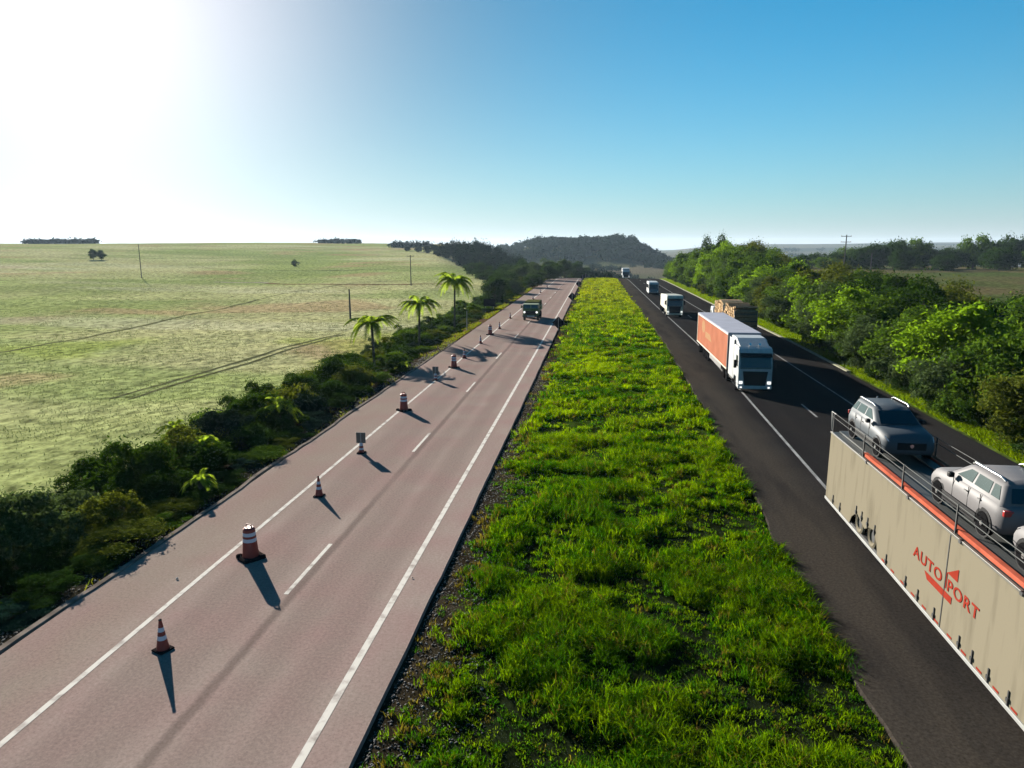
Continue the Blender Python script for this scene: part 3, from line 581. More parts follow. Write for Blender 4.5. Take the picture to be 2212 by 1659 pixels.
def palm(x, y, h, label, nf=18, scale=1.0, lean=.0, name='palm_tree', cat='palm tree'):
    e_ = empty(name, (x, y, gz(x, y)-.1), rnd.uniform(0, 6.28), label=label, cat=cat)
    if h > .8:
        mb = MB(); pts = [(lean*math.sin(i/6*1.5), 0, h*i/6) for i in range(7)]; mb.tube(pts, [.2, .15, .13, .125, .12, .13, .16], 9)
        for i in range(18): z = h*(i+.5)/18; mb.lathe((lean*math.sin(z/h*1.5), 0, z), [(.13, 0), (.155, .03), (.13, .06)], 9, caps=False)
        mb.build('trunk', M['palmtrunk'], e_)
    for i in range(nf):
        kx = i % 5
        if len(FR) <= kx: o = frond_mesh(80+kx, droop=[.75, 1.15, .95, 1.3, .6][kx], up=[1.2, .9, 1.0, .7, 1.35][kx]).build('frond', PALM, e_); FR.append(o.data)
        else: o = link('frond', FR[kx], e_)
        o.location = (lean*math.sin(1.5) if h > .8 else 0, 0, h); o.rotation_euler = (0, rnd.uniform(-.25, .3), i*2.399); sc_ = scale*rnd.uniform(.85, 1.1); o.scale = (sc_, sc_, sc_)
palm(-19.9, 98.5, 7.2, 'tall feathery palm, tallest of the palms beside the pinkish road', 30, 1.5, .3)
palm(-21.4, 84, 6.0, 'middle palm with raised fronds among the roadside shrubs', 26, 1.35, -.2)
palm(-22.3, 69.3, 5.6, 'nearest palm with yellow-green drooping fronds above the shrubs', 26, 1.3, .2)
for i, (x, y, h, s, nm) in enumerate([(-20.5, 34, 2.4, .62, 'yellow-green young palm crowning the dark shrubs nearest the camera'), (-20.0, 42.5, 2.0, .8, 'yellow-green young palm, farther of two bright ones in the dark shrubs'), (-17.9, 29.3, .9, .5, 'small yellow-green young palm low on the shrub edge by the kerb'), (-24.5, 38, 3.0, .6, 'small bright young palm rising at the back of the dark shrubs'), (-17.6, 63.5, .5, .55, 'brownish young palm beside the bare soil patch by the road')]):
    palm(x, y, h, nm, 11, s, 0, 'young_palm', 'young palm')

# --- trees at the edge of the pasture (left), individually placed
ml = [(1160,572,352),(1140,560,354),(1115,545,360),(1090,535,366),(1065,524,374),(1040,514,384),(1012,516,398),(988,515,412),(965,522,432),(945,527,452),(925,530,480),(905,531,500),(1100,552,340),(1070,545,350),(1040,538,362),(1010,535,376),(880,532,520)]
for i, (xi, yt, Y) in enumerate(ml):
    X = (xi-VX)/F*Y; z = gz(X, Y); top = CAMH+(VY-yt)/F*Y; hh = max(3.5, top-z)
    place_tree('dark_tree', BIG, i % 4, X, Y, .82*max(.45, min(1.1, hh/11)), hh/13.3, LM[5], f'dark rounded tree, {ordw(i+1)} in the clump edging the far side of the pasture', 'tree', 'dark trees edging the pasture')
mr_ = [(1690,552),(1712,546),(1735,541),(1775,540),(1800,532),(1830,527),(1858,520),(1885,514),(1912,513),(1940,521),(1970,531),(2000,530),(2035,506),(2068,518),(2105,503),(2140,510),(2175,512),(2208,503),(2245,505),(2285,508),(1755,552),(1900,535),(1985,545),(2085,530),(2160,530)]
for i, (xi, yt) in enumerate(mr_):
    Y = 318+rnd.uniform(-12, 12)+(14 if i < 20 else -20); X = (xi-VX)/F*Y; z = gz(X, Y); top = CAMH+(VY-yt)/F*Y; hh = max(4, top-z)
    place_tree('dark_tree', BIG, i % 4, X, Y, .9 if hh > 9 else .65, hh/13.3, LM[0 if i % 4 else 1], f'dark spreading tree, {ordw(i+1)} in the wood beyond the dry field', 'tree', 'dark trees beyond the dry field')
# lone trees out in the pasture
def lone(xi, yb_, wpx, tpx, label, i):
    X, Y, z = hit(xi, yb_); dpt = Y*math.cos(.12)+abs(X)*.12; s = wpx/F*dpt/6.6; hh = tpx/F*dpt; place_tree('lone_tree', TREES, i, X, Y, s, hh/7.7, LM[0], label, 'tree', z=z)
lone(202, 561, 20, 24, 'small round lone tree in the pasture, left one of a touching pair', 0)
lone(219, 561, 22, 25, 'small round lone tree in the pasture, right one of a touching pair', 1)
lone(638, 575, 16, 15, 'single small dark tree alone in the middle of the pasture', 2)

# --- far woods that read as one mass
def wood(name, P, label, leaf=1.3, per=150, m=LM[5]):
    V = []
    for (x, y, z, r, h) in P: v = leafcloud(rnd.randrange(9999), 9, per, leaf*r/6, r, h, 0, base_fill=.5, clump=(.3, .5)); V.append(v+np.array([x, y, z-.5]))
    return tag(link(name, cloud_mesh(name, np.concatenate(V), m)), label, 'woods', kind='stuff')
P = []
for i in range(900):
    x, y = rnd.uniform(-150, 95), rnd.uniform(745, 1010); z = gz(x, y)
    dens = math.exp(-((x+18)/85)**2-((y-890)/120)**2)+.25*(vnoise(x, y, 60, 90) > .6)
    if rnd.random() < dens*1.2 and z > -14: P.append((x, y, z, rnd.uniform(5, 9), rnd.uniform(6, 10.5)))
wood('woodland', P, 'bluish wooded hill rising beyond the crest of the road', per=130)
P = []
for (x0, x1, yt0, Rr0, hz0) in ((-20, 150, 521, 790, 1), (678, 780, 521, 800, 1), (850, 935, 526, 640, 1)):
    for i in range(int((x1-x0)/3.2)):
        xi = rnd.uniform(x0, x1); Y = Rr0*(1-.25*abs((xi-VX)/F)); X = (xi-VX)/F*Y; z = gz(X, Y); top = CAMH+(VY-yt0+rnd.uniform(-6, 5))/F*Y; P.append((X, Y, z, rnd.uniform(4, 7), max(3.5, top-z)))
wood('treeline', P, 'hazy line of distant trees along the skyline of the pasture', per=90)
P = [(rnd.uniform(-14, 12), rnd.uniform(300, 420), 0, rnd.uniform(3, 5), rnd.uniform(4, 6.5)) for i in range(46)]+[(rnd.uniform(-75, 60), rnd.uniform(520, 700), 0, rnd.uniform(3, 6), rnd.uniform(3, 6)) for i in range(40)]
P = [(x, y, gz(x, y), r, h) for x, y, z, r, h in P]
wood('thicket', P, 'dark thicket in the valley just behind the grassy median crest', per=140)
P = []
for i in range(260):
    a = rnd.uniform(.16, .62); Rr0 = rnd.choice([rnd.uniform(900, 1200), rnd.uniform(1500, 2300)]); x, y = a*Rr0, Rr0
    if vnoise(x, y, 140, 95) > .5: P.append((x, y, gz(x, y), rnd.uniform(9, 16), rnd.uniform(7, 11)))
wood('far_woods', P, 'pale blue woods scattered over the far plain on the right', per=70)

# ------------------------------------------------------------------ poles
def pole(x, y, z, h, arm, label, r=.15, tiers=1):
    e_ = empty('utility_pole', (x, y, z-.3), 0, label=label, cat='utility pole', group='poles of the power lines')
    MB().tube([(0, 0, 0), (0, 0, h*.5), (0, 0, h+.3)], [r, r*.85, r*.65], 10).build('pole', M['pole'], e_)
    if arm:
        for tz in range(tiers):
            zz = h-.1-tz*1.6; a = MB().box(-arm, arm, r*.66, r*.66+.14, zz-.08, zz+.08).build('crossarm', M['pole'], e_)
            for dx in (-.92, 0, .92): MB().lathe((dx*arm, r*.66+.07, zz+.08), [(.03, 0), (.08, .06), (.05, .14), (.07, .18), (.02, .26)], 8).build('insulator', M['insul'], a)
x, y, z = hit(757, 690); pole(x, y, z, 5.6, 0, 'short thick wooden pole without crossarm at the near edge of the pasture', .19)
x, y, z = hit(888, 617); pole(x, y, z, 9.4, 1.1, 'grey pole with a short crossarm standing in the middle of the pasture', .17)
x, y, z = hit(306, 600); pole(x, y, z, 11.6, 0, 'tall thin bare pole standing alone on the left of the pasture', .16)
x, y, z = hit(1083, 592); pole(x, y, z, 4.6, .5, 'small dark pole just above the round bush', .16)
pole((1790-VX)/F*215, 215, gz(70, 215), 12.4, 1.4, 'tall pole with double crossarm against the dark wood on the right', .2, 2)
pole((1842-VX)/F*190, 190, gz(68, 190), 8.0, 0, 'faint bare pole right of the tall double-armed pole', .14)
X_ = (1619-VX)/F*330; pole(X_, 330, gz(X_, 330), 12.0, 1.0, 'distant pole in front of the pale blue plain', .16)

# ------------------------------------------------------------------ road furniture
def cone_proto():
    e_ = empty('traffic_cone', (0, 0, 0))
    MB().box(-.22, .22, -.22, .22, 0, .05).build('base', M['conebase'], e_, .02)
    mb = MB(); prof_ = lambda z: .175-(z-.05)*.16; zs = [.05, .34, .46, .58, .70, .90]
    for i, (a, c) in enumerate(zip(zs[:-1], zs[1:])): mb.cur = 1 if i in (1, 3) else 0; mb.lathe((0, 0, 0), [(prof_(a), a), (prof_(c), c)], 16, caps=(i == 4))
    mb.build('body', [M['coneorange'], M['cone_white']], e_); MB().lathe((0, 0, .9), [(.045, 0), (.045, .03), (.02, .04)], 10).build('tip', M['conebase'], e_); return e_
def barrel_proto():
    e_ = empty('traffic_barrel', (0, 0, 0))
    mb = MB().lathe((0, 0, 0), [(.46, 0), (.46, .05), (.36, .09)], 8, smooth=False)
    for a in (0, 90, 180, 270): c_, s_ = math.cos(R_(a+20)), math.sin(R_(a+20)); mb.lathe((c_*.42, s_*.42, 0), [(.13, 0), (.12, .10), (.05, .13)], 10)
    mb.build('base', M['conebase'], e_)
    mb = MB(); R0 = lambda z: .29-(z-.09)*.075; zs = [.09, .66, .79, .88, 1.01, 1.12, 1.18]
    for i, (a, c) in enumerate(zip(zs[:-1], zs[1:])):
        mb.cur = 1 if i in (1, 3) else 0; r0, r1 = R0(a), R0(c)
        if i == 5: r1 = .15
        mb.lathe((0, 0, 0), [(r0, a), (r1, c)], 20, caps=(i == 5))
    mb.build('body', [M['coneorange'], M['cone_white']], e_)
    MB().tube([(-.13, 0, 1.17), (-.1, 0, 1.27), (.1, 0, 1.27), (.13, 0, 1.17)], .03, 8).build('handle', M['coneorange'], e_); return e_
def csign_proto():
    e_ = empty('work_sign', (0, 0, 0))
    MB().box(-.22, .22, -.22, .22, 0, .06).build('base', M['conebase'], e_, .02)
    mb = MB(); prof_ = lambda z: .15-(z-.06)*.12; zs = [.06, .2, .3, .42, .58]
    for i, (a, c) in enumerate(zip(zs[:-1], zs[1:])): mb.cur = 1 if i in (1, 3) else 0; mb.lathe((0, 0, 0), [(prof_(a), a), (prof_(c), c)], 14, caps=(i == 3))
    mb.build('cone', [M['coneorange'], M['cone_white']], e_)
    p = MB().box(-.26, .26, -.02, .02, .56, 1.16).build('panel', M['signback'], e_, .012)
    MB().box(-.03, .03, -.045, -.02, .5, 1.12).build('stay', M['steel'], p); return e_
P0 = {'c': cone_proto(), 'b': barrel_proto(), 's': csign_proto()}; used = set()
row = [('c',-11.9,16.9,'small striped cone nearest the camera, inside the lane'),('b',-12.3,22.9,'large orange barrel with two white bands, nearest of the barrels'),('c',-12.3,29.4,'small striped cone between the nearest barrel and the nearest grey panel'),
 ('s',-12.6,36.2,'square grey panel on a small striped cone, nearer of the two'),('b',-13.0,46.4,'orange barrel with white bands, between the two grey panels'),('s',-13.3,57.5,'square grey panel on a small striped cone, farther of the two'),
 ('b',-13.0,63.8,'orange barrel just beyond the farther grey panel'),('c',-13.1,69.5,'small cone just beyond the second-farthest barrel'),('c',-13.2,80.3,'small cone on the white line before the farthest barrel'),('b',-13.3,88.4,'orange barrel farthest from the camera, at the palm shadow'),
 ('c',-13.0,95.0,'small cone right behind the farthest barrel'),('c',-13.2,108.6,'small cone level with the olive truck'),('c',-13.2,128,'tiny cone on the white line, first beyond the olive truck'),('c',-13.2,148,'tiny cone on the white line, second beyond the olive truck'),('c',-13.2,168,'tiny cone on the white line, third beyond the olive truck'),('c',-13.2,190,'tiny cone on the white line, fourth beyond the olive truck')]
for kd, x, y, lab in row:
    o = P0[kd] if kd not in used else copy_tree(P0[kd]); used.add(kd); o.location = (x, y, .002); o.rotation_euler = (0, 0, rnd.uniform(-.5, .5) if kd != 's' else rnd.uniform(-.06, .06))
    tag(o, lab, {'c': 'traffic cone', 'b': 'traffic barrel', 's': 'sign'}[kd], 'cones, barrels and panels closing the left lane')
# dark diamond signs along the median edge
dsp = None
for i, (x, y, lab) in enumerate([(-5.0,94.2,'dark diamond-shaped sign nearest the camera at the median edge'),(-4.9,143,'dark diamond-shaped sign, second from the camera along the median edge'),(-4.8,190,'dark diamond-shaped sign, third from the camera along the median edge'),(-4.6,229,'dark diamond-shaped sign, fourth from the camera near the crest'),(-4.2,262,'dark diamond-shaped sign farthest away, dropping behind the crest')]):
    if dsp is None:
        dsp = empty('diamond_sign', (0, 0, 0)); MB().tube([(0, -.05, -.3), (0, -.05, 1.9)], .04, 8).build('post', M['steel'], dsp)
        D = .84; MB().raw([(0,0,1.04-D),(D,0,1.04),(0,0,1.04+D),(-D,0,1.04),(0,.03,1.04-D),(D,.03,1.04),(0,.03,1.04+D),(-D,.03,1.04)], [(0,1,2,3),(7,6,5,4),(0,4,5,1),(1,5,6,2),(2,6,7,3),(3,7,4,0)]).build('plate', M['signdark'], dsp, .02); o = dsp
    else: o = copy_tree(dsp)
    o.location = (x, y, float(prof(y))-.05); tag(o, lab, 'road sign', 'diamond signs along the median edge')
e_ = empty('road_sign', (-19.2, 127, gz(-19.2, 127)), R_(4), label='dark rectangular sign board on two legs seen from behind, in front of the round bush', cat='road sign')
MB().box(-1.05, 1.05, -.02, .03, .95, 2.25).build('board', M['signdark'], e_, .02); [MB().box(dx-.05, dx+.05, .03, .12, -.2, 2.2).build('leg', M['steel'], e_) for dx in (-.7, .7)]
e_ = empty('marker_post', (-17.2, 93.5, gz(-17.2, 93.5)), 0, label='slim grey metal post with a narrow edge-on sign standing by the soil patch', cat='post')
MB().tube([(0, 0, -.2), (0, 0, 2.6)], .05, 8).build('post', M['steel'], e_); MB().box(-.02, .02, -.25, .25, 2.0, 2.55).build('plate', M['signback'], e_, .008)

for (x, y, r_, lab) in [(-14.0, 21.0, .07, 'small pale stone lying beside the left white line of the pinkish road'), (-6.05, 22.0, .05, 'small dark stone lying by the right white line of the pinkish road')]:
    o = MB().raw([(1,0,.1),(-1,.1,0),(.1,.8,.1),(0,-.9,0),(.1,.1,.7),(0,0,-.2)], [(0,2,4),(2,1,4),(1,3,4),(3,0,4),(2,0,5),(1,2,5),(3,1,5),(0,3,5)]).build('stone', M['rail'] if r_ > .06 else M['dark'], None, .1); o.location = (x, y, .02); o.scale = (r_,)*3; tag(o, lab, 'stone')

# ------------------------------------------------------------------ vehicles (local frame: nose at y=0, tail towards +y, driving towards -y)
def wheel(p, x, y, r, w, side, rimmat='rim', name='wheel'):
    x0 = x; g = MB().lathe((x0, y, r), [(r*.62, -w/2), (r*.92, -w/2), (r, -w*.32), (r, w*.32), (r*.92, w/2), (r*.62, w/2)], 22, 'X'); o = g.build(name, M['rubber'], p)
    s = -1 if side < 0 else 1
    MB().lathe((x0+s*w*.30, y, r), [(r*.62, 0), (r*.60, s*.03), (r*.45, s*-.02), (r*.22, s*.01), (r*.18, s*.06), (.0, s*.06)], 18, 'X').build('rim', M[rimmat], o); return o
def mirrors(p, w, y, z, h=.5, m='black'):
    for s in (-1, 1):
        mb = MB().box(*sorted((s*(w+.12), s*(w+.34))), y-.06, y+.06, z-h/2, z+h/2); mb.build('mirror', M[m], p, .03)
        MB().tube([(s*(w-.02), y+.05, z+h*.3), (s*(w+.2), y, z+h*.3)], .02, 6).build('mirror_arm', M['black'], p)
def truck_cab(p, paint, W=1.25, top=3.55, depth=2.3, floor_=.75, grille=True, visor=True, wsz=(1.95, 2.95)):
    lean = .22
    prof_ = [(0.03, .38), (0.0, .6), (0.0, wsz[0]), (lean, wsz[1]), (lean+.16, top-.12), (lean+.5, top), (depth, top), (depth, floor_), (1.95, floor_), (1.75, 1.12), (.95, 1.12), (.75, .42)]
    c = MB().prismx(prof_, -W, W).build('cab', paint, p, .07, seg=3)
    q = MB().raw([(-W+.1, -.012, wsz[0]+.05), (W-.1, -.012, wsz[0]+.05), (W-.16, lean-.012, wsz[1]-.03), (-W+.16, lean-.012, wsz[1]-.03)], [(0, 1, 2, 3)]); q.build('windscreen', M['glass'], p)
    if grille: MB().raw([(-W*.74, -.03, 1.72), (W*.74, -.03, 1.72), (W*.62, -.03, .62), (-W*.62, -.03, .62), (-W*.74, 0.01, 1.72), (W*.74, 0.01, 1.72), (W*.62, 0.01, .62), (-W*.62, 0.01, .62)], [(3, 2, 1, 0), (0, 1, 5, 4), (1, 2, 6, 5), (2, 3, 7, 6), (3, 0, 4, 7)]).build('grille', M['black'], p)
    for i in range(5): pass
    MB().box(-W, W, -.08, .12, .36, .62).build('bumper', paint, p, .04)
    for s in (-1, 1):
        MB().box(*sorted((s*(W-.34), s*(W-.06))), -.05, .02, .74, .96).build('headlight', M['litlamp'], p, .02)
        MB().box(*sorted((s*(W-.30), s*(W-.14))), -.10, -.06, .44, .55).build('fog_lamp', M['litlamp'], p, .01)
        sx = s*(W+.006); MB().poly([(sx, .38, wsz[0]+.06), (sx, 1.2, wsz[0]+.06), (sx, 1.2, wsz[1]-.12), (sx, .38+lean*.8, wsz[1]-.12)][::s]).build('side_window', M['glass'], p)
        MB().box(*sorted((s*W, s*(W+.008))), .3, 1.35, .7, .73).build('step', M['black'], p)
    if visor: MB().raw([(-W+.08, lean-.30, wsz[1]-.08), (W-.08, lean-.30, wsz[1]-.08), (W-.08, lean+.02, wsz[1]+.14), (-W+.08, lean+.02, wsz[1]+.14), (-W+.08, lean-.28, wsz[1]-.13), (W-.08, lean-.28, wsz[1]-.13)], [(0, 1, 2, 3), (4, 5, 1, 0), (3, 2, 5, 4)]).build('sun_visor', M['black'], p)
    MB().box(-W+.12, W-.12, -.02, .0, wsz[0]-.02, wsz[0]+.03).build('wiper_panel', M['black'], p); mirrors(p, W, .28, 2.25, .62)
def chassis(p, y0, y1, z=.85, hw=.45): MB().box(-hw, hw, y0, y1, z-.22, z).build('chassis', M['dark'], p)

def semi(loc, label):
    e_ = empty('semi_truck', loc, 0, label=label, cat='truck')
    truck_cab(e_, M['white'], top=3.5)
    # roof deflector and side fairings
    MB().prismx([(.75, 3.5), (2.3, 4.0), (4.1, 4.02), (4.1, 3.5)], -1.12, 1.12).build('roof_deflector', M['white'], e_, .08, seg=3)
    for s in (-1, 1): MB().box(*sorted((s*1.19, s*1.25)), 2.32, 4.3, .8, 3.85).build('side_fairing', M['white'], e_, .03)
    for s in (-1, 1): MB().tube([(s*.35, 1.0, 3.62), (s*.35, .75, 3.70)], [.05, .09], 8).build('horn', M['chrome'], e_)
    MB().box(-.4, .4, 1.1, 1.6, 3.5, 3.62).build('roof_hatch', M['black'], e_, .02)
    chassis(e_, .9, 7.6)
    y0, y1 = 4.75, 22.7; Wt = 1.3
    MB().box(-Wt, -Wt+.04, y0+.05, y1-.05, 1.12, 3.98).build('side_curtain', M['orange'], e_); MB().box(Wt-.04, Wt, y0+.05, y1-.05, 1.12, 3.98).build('side_curtain', M['orange'], e_)
    MB().box(-Wt+.04, Wt-.04, y0, y0+.06, 1.1, 4.02).build('front_wall', M['roofgrey'], e_); MB().box(-Wt+.04, Wt-.04, y1-.06, y1, 1.1, 4.02).build('rear_door', M['white'], e_)
    MB().box(-Wt-.02, Wt+.02, y0-.02, y1+.02, 4.0, 4.1).build('roof', M['roofgrey'], e_, .03)
    for s in (-1, 1):
        MB().box(*sorted((s*(Wt-.02), s*(Wt+.035))), y0-.02, y1+.02, 3.88, 4.0).build('top_rail', M['white'], e_, .01); MB().box(*sorted((s*(Wt-.02), s*(Wt+.03))), y0, y1, 1.02, 1.14).build('bottom_rail', M['cream'], e_, .01)
        MB().box(*sorted((s*(Wt-.02), s*(Wt+.02))), y0-.02, y0+.12, 1.1, 4.0).build('corner_post', M['dark'], e_); MB().box(*sorted((s*(Wt-.02), s*(Wt+.02))), y1-.14, y1+.02, 1.1, 4.0).build('corner_post', M['cream'], e_)
    # worn pale emblem and illegible faded lettering on the curtain
    mb = MB(); x = -Wt-.006
    mb.poly([(x, y1-4.2+1.15*math.cos(a*.3927), 3.05+.62*math.sin(a*.3927)) for a in range(16)]); mb.poly([(x, y1-8.6, 2.75), (x, y1-5.6, 2.75), (x, y1-5.6, 2.15), (x, y1-9.6, 2.15)])
    mb.build('faded_emblem', M['faded'], e_)
    chassis(e_, y0+1, y1-.1, 1.05, .5)
    for s in (-1, 1):
        wheel(e_, s*1.08, 1.35, .5, .3, s)
        for yy in (5.2, 6.5, 15.6, 16.95, 18.3, 21.3): wheel(e_, s*1.02, yy, .5, .42, s)
        MB().box(*sorted((s*1.14, s*1.18)), 8.2, 14.6, .5, .95).build('side_guard', M['rim'], e_); MB().box(*sorted((s*.7, s*1.15)), 3.0, 4.4, .5, 1.0).build('fuel_tank', M['chrome'], e_, .08)
    return e_
semi((12.1, 55.0, 0), 'white truck pulling a long faded orange trailer, behind the car transporter')

def cream_truck(loc, label):
    e_ = empty('cream_truck', loc, 0, label=label, cat='truck'); truck_cab(e_, M['cream'], top=3.35, wsz=(1.7, 2.75)); chassis(e_, .9, 13)
    MB().prismx([(2.9, 1.0), (2.9, 3.2), (3.6, 3.3), (11.6, 2.9), (11.6, 1.0)], -1.24, 1.24).build('cargo_box', M['cream'], e_, .06)
    MB().box(-1.2, -1.1, 2.5, 3.6, .6, 3.1).build('side_fairing', M['cream'], e_, .03); MB().box(1.1, 1.2, 2.5, 3.6, .6, 3.1).build('side_fairing', M['cream'], e_, .03)
    for s in (-1, 1):
        wheel(e_, s*1.05, 1.35, .5, .3, s)
        for yy in (4.6, 9.6, 10.9, 12.2): wheel(e_, s*1.0, yy, .5, .42, s)
cream_truck((12.15, 113.5, 0), 'cream truck with a low cargo box, between the orange trailer and the small bus')
def minibus(loc, label):
    e_ = empty('small_bus', loc, 0, label=label, cat='bus'); W = 1.08
    MB().prismx([(0.05, .35), (0, 1.15), (.35, 2.45), (.7, 2.85), (7.4, 2.85), (7.5, .4)], -W, W).build('body', M['white'], e_, .1, seg=3)
    MB().raw([(-W+.08, -.01, 1.22), (W-.08, -.01, 1.22), (W-.12, .34, 2.42), (-W+.12, .34, 2.42)], [(0, 1, 2, 3)]).build('windscreen', M['glass'], e_)
    MB().box(-W+.1, W-.1, -.04, .02, .75, 1.12).build('front_panel', M['teal'], e_, .02); MB().box(-W, W, -.07, .1, .33, .6).build('bumper', M['black'], e_, .03)
    for s in (-1, 1):
        for k2 in range(5): MB().box(*sorted((s*W, s*(W+.012))), .9+k2*1.28, 2.05+k2*1.28, 1.45, 2.3).build('side_window', M['glass'], e_)
        MB().box(*sorted((s*.75, s*1.0)), -.06, 0, .72, .95).build('headlight', M['lamp'], e_, .02); wheel(e_, s*.95, 1.5, .4, .24, s); wheel(e_, s*.95, 5.9, .4, .3, s)
    mirrors(e_, W, .15, 1.9, .4)
minibus((12.6, 163, 0), 'small white bus with a dark windscreen, behind the cream truck')
def boxtruck(loc, label):
    e_ = empty('box_truck', loc, 0, label=label, cat='truck'); truck_cab(e_, M['white'], top=2.9, wsz=(1.4, 2.4), visor=False); MB().box(-1.25, 1.25, 2.5, 9.5, 1.0, 3.5).build('cargo_box', M['white'], e_, .04); chassis(e_, .9, 9.4)
    for s in (-1, 1): wheel(e_, s*1.05, 1.35, .48, .3, s); wheel(e_, s*1.0, 7.4, .48, .42, s)
boxtruck((10.3+float(shift(258))+.9, 256, float(prof(258))), 'tiny white truck far off on the crest of the dark road')

def logtruck(loc, label):          # drives away from the camera (+y): built nose at y=0 then turned round
    e_ = empty('log_truck', loc, math.pi, label=label, cat='truck'); truck_cab(e_, M['white'], top=3.3, wsz=(1.8, 2.85)); chassis(e_, .9, 17)
    MB().box(-1.25, 1.25, 3.2, 17.0, 1.05, 1.2).build('flatbed', M['dark'], e_)
    for yy in (3.25, 9.35, 10.25, 16.7):
        f = MB()
        for s in (-1, 1): f.box(*sorted((s*1.12, s*1.24)), yy, yy+.12, 1.2, 4.1)
        for zz in (1.3, 2.1, 2.9, 3.7): f.box(-1.12, 1.12, yy+.03, yy+.09, zz, zz+.1)
        f.build('bulkhead', M['dark'], e_)
    MB().box(-1.2, 1.2, 16.95, 17.05, .7, 1.05).build('rear_bumper', M['dark'], e_); [MB().box(*sorted((s*.8, s*1.15)), 17.05, 17.08, .82, .98).build('tail_light', M['red'], e_) for s in (-1, 1)]
    for s in (-1, 1):
        wheel(e_, s*1.05, 1.35, .5, .3, s)
        for yy in (4.6, 5.9, 12.6, 13.9, 15.2): wheel(e_, s*1.0, yy, .5, .42, s)
LX, LY = 16.2, 79.6
logtruck((LX, LY+17.1, 0), 'dark-tailed truck carrying cut logs, partly hidden behind the orange trailer')
def logstack(y0, y1, z0, z1, label, seed):
    g = random.Random(seed); mb = MB(); y = y0+.15
    rowz = z0
    rr = .15; j = 0
    while rowz < z1:
        y = y0+rr+(rr if j % 2 else 0)
        while y < y1-rr*.6:
            r = rr*g.uniform(.8, 1.08); x0 = -1.2+g.uniform(-.09, .09); x1 = 1.2+g.uniform(-.09, .09); zz = rowz+rr+g.uniform(-.03, .03)+(.18*math.sin(y*1.2+seed) if rowz > z1-.4 else 0)
            mb.cur = 1; mb.lathe((0, y, zz), [(r, x0), (r*.94, x1)], 8, 'X', caps=False); mb.cur = 0
            for xx in (x0, x1): mb.poly([(xx, y+r*math.cos(a*.785), zz+r*math.sin(a*.785)) for a in range(8)][::(1 if xx > 0 else -1)])
            y += 2*rr
        rowz += rr*1.75; j += 1
    o = mb.build('log_stack', [M['wood'], M['wood'] if seed == 2 else M['bark']]); o.location = (LX, LY, 0); tag(o, label, 'logs', 'stacks of cut logs on the log truck')
logstack(.45, 6.7, 1.22, 4.25, 'rear stack of tan cut logs on the log truck, behind the orange trailer roof', 1)
logstack(7.8, 13.7, 1.22, 4.35, 'front stack of tan cut logs on the log truck, nearer its cab', 2)

def military(loc, label):
    e_ = empty('military_truck', loc, 0, label=label, cat='truck'); W = 1.18
    MB().prismx([(.02, .75), (0, 1.75), (.30, 1.85), (.42, 2.42), (1.9, 2.5), (1.9, .8), (1.6, .8), (1.45, 1.2), (.7, 1.2), (.5, .75)], -W, W).build('cab', M['olive'], e_, .05)
    for s in (-1, 1): MB().raw([tuple(v) for v in [(*sorted((s*.08, s*1.05))[:1], .285, 1.88), (sorted((s*.08, s*1.05))[1], .285, 1.88), (sorted((s*.08, s*1.0))[1], .395, 2.36), (sorted((s*.08, s*1.0))[0], .395, 2.36)]], [(0, 1, 2, 3)]).build('windscreen', M['carwin'], e_)
    MB().box(-.85, .85, -.03, .02, .95, 1.5).build('grille', M['black'], e_); MB().box(-1.2, 1.2, -.25, -.05, .6, .85).build('bumper', M['dark'], e_, .03)
    for s in (-1, 1):
        MB().lathe((s*.92, .02, 1.3), [(.15, 0), (.16, -.06), (.1, -.09), (0, -.1)], 14, 'Y').build('headlight', M['litlamp'], e_)
        MB().poly([(s*(W+.006), .5, 1.85), (s*(W+.006), 1.3, 1.85), (s*(W+.006), 1.3, 2.3), (s*(W+.006), .6, 2.3)][::s]).build('side_window', M['glass'], e_)
        wheel(e_, s*1.0, 1.1, .52, .3, s, 'olive')
        for yy in (4.6, 5.9): wheel(e_, s*1.0, yy, .52, .34, s, 'olive')
    mirrors(e_, W, .5, 2.05, .45, 'olive'); chassis(e_, .3, 7, 1.0)
    MB().box(-1.2, 1.2, 2.15, 7.2, 1.2, 1.9).build('cargo_bed', M['olive'], e_, .03)
    mb = MB().prismx([(2.2, 1.9), (2.2, 2.5), (2.4, 2.66), (7.0, 2.66), (7.15, 2.5), (7.15, 1.9)], -1.12, 1.12); mb.build('canvas', M['canvas'], e_, .08)
    MB().box(-.5, .6, -.28, -.24, .62, .82).build('bumper_plate', M['white'], e_)
military((-9.75, 105.4, 0), 'olive green military truck driving towards the camera on the pinkish road')

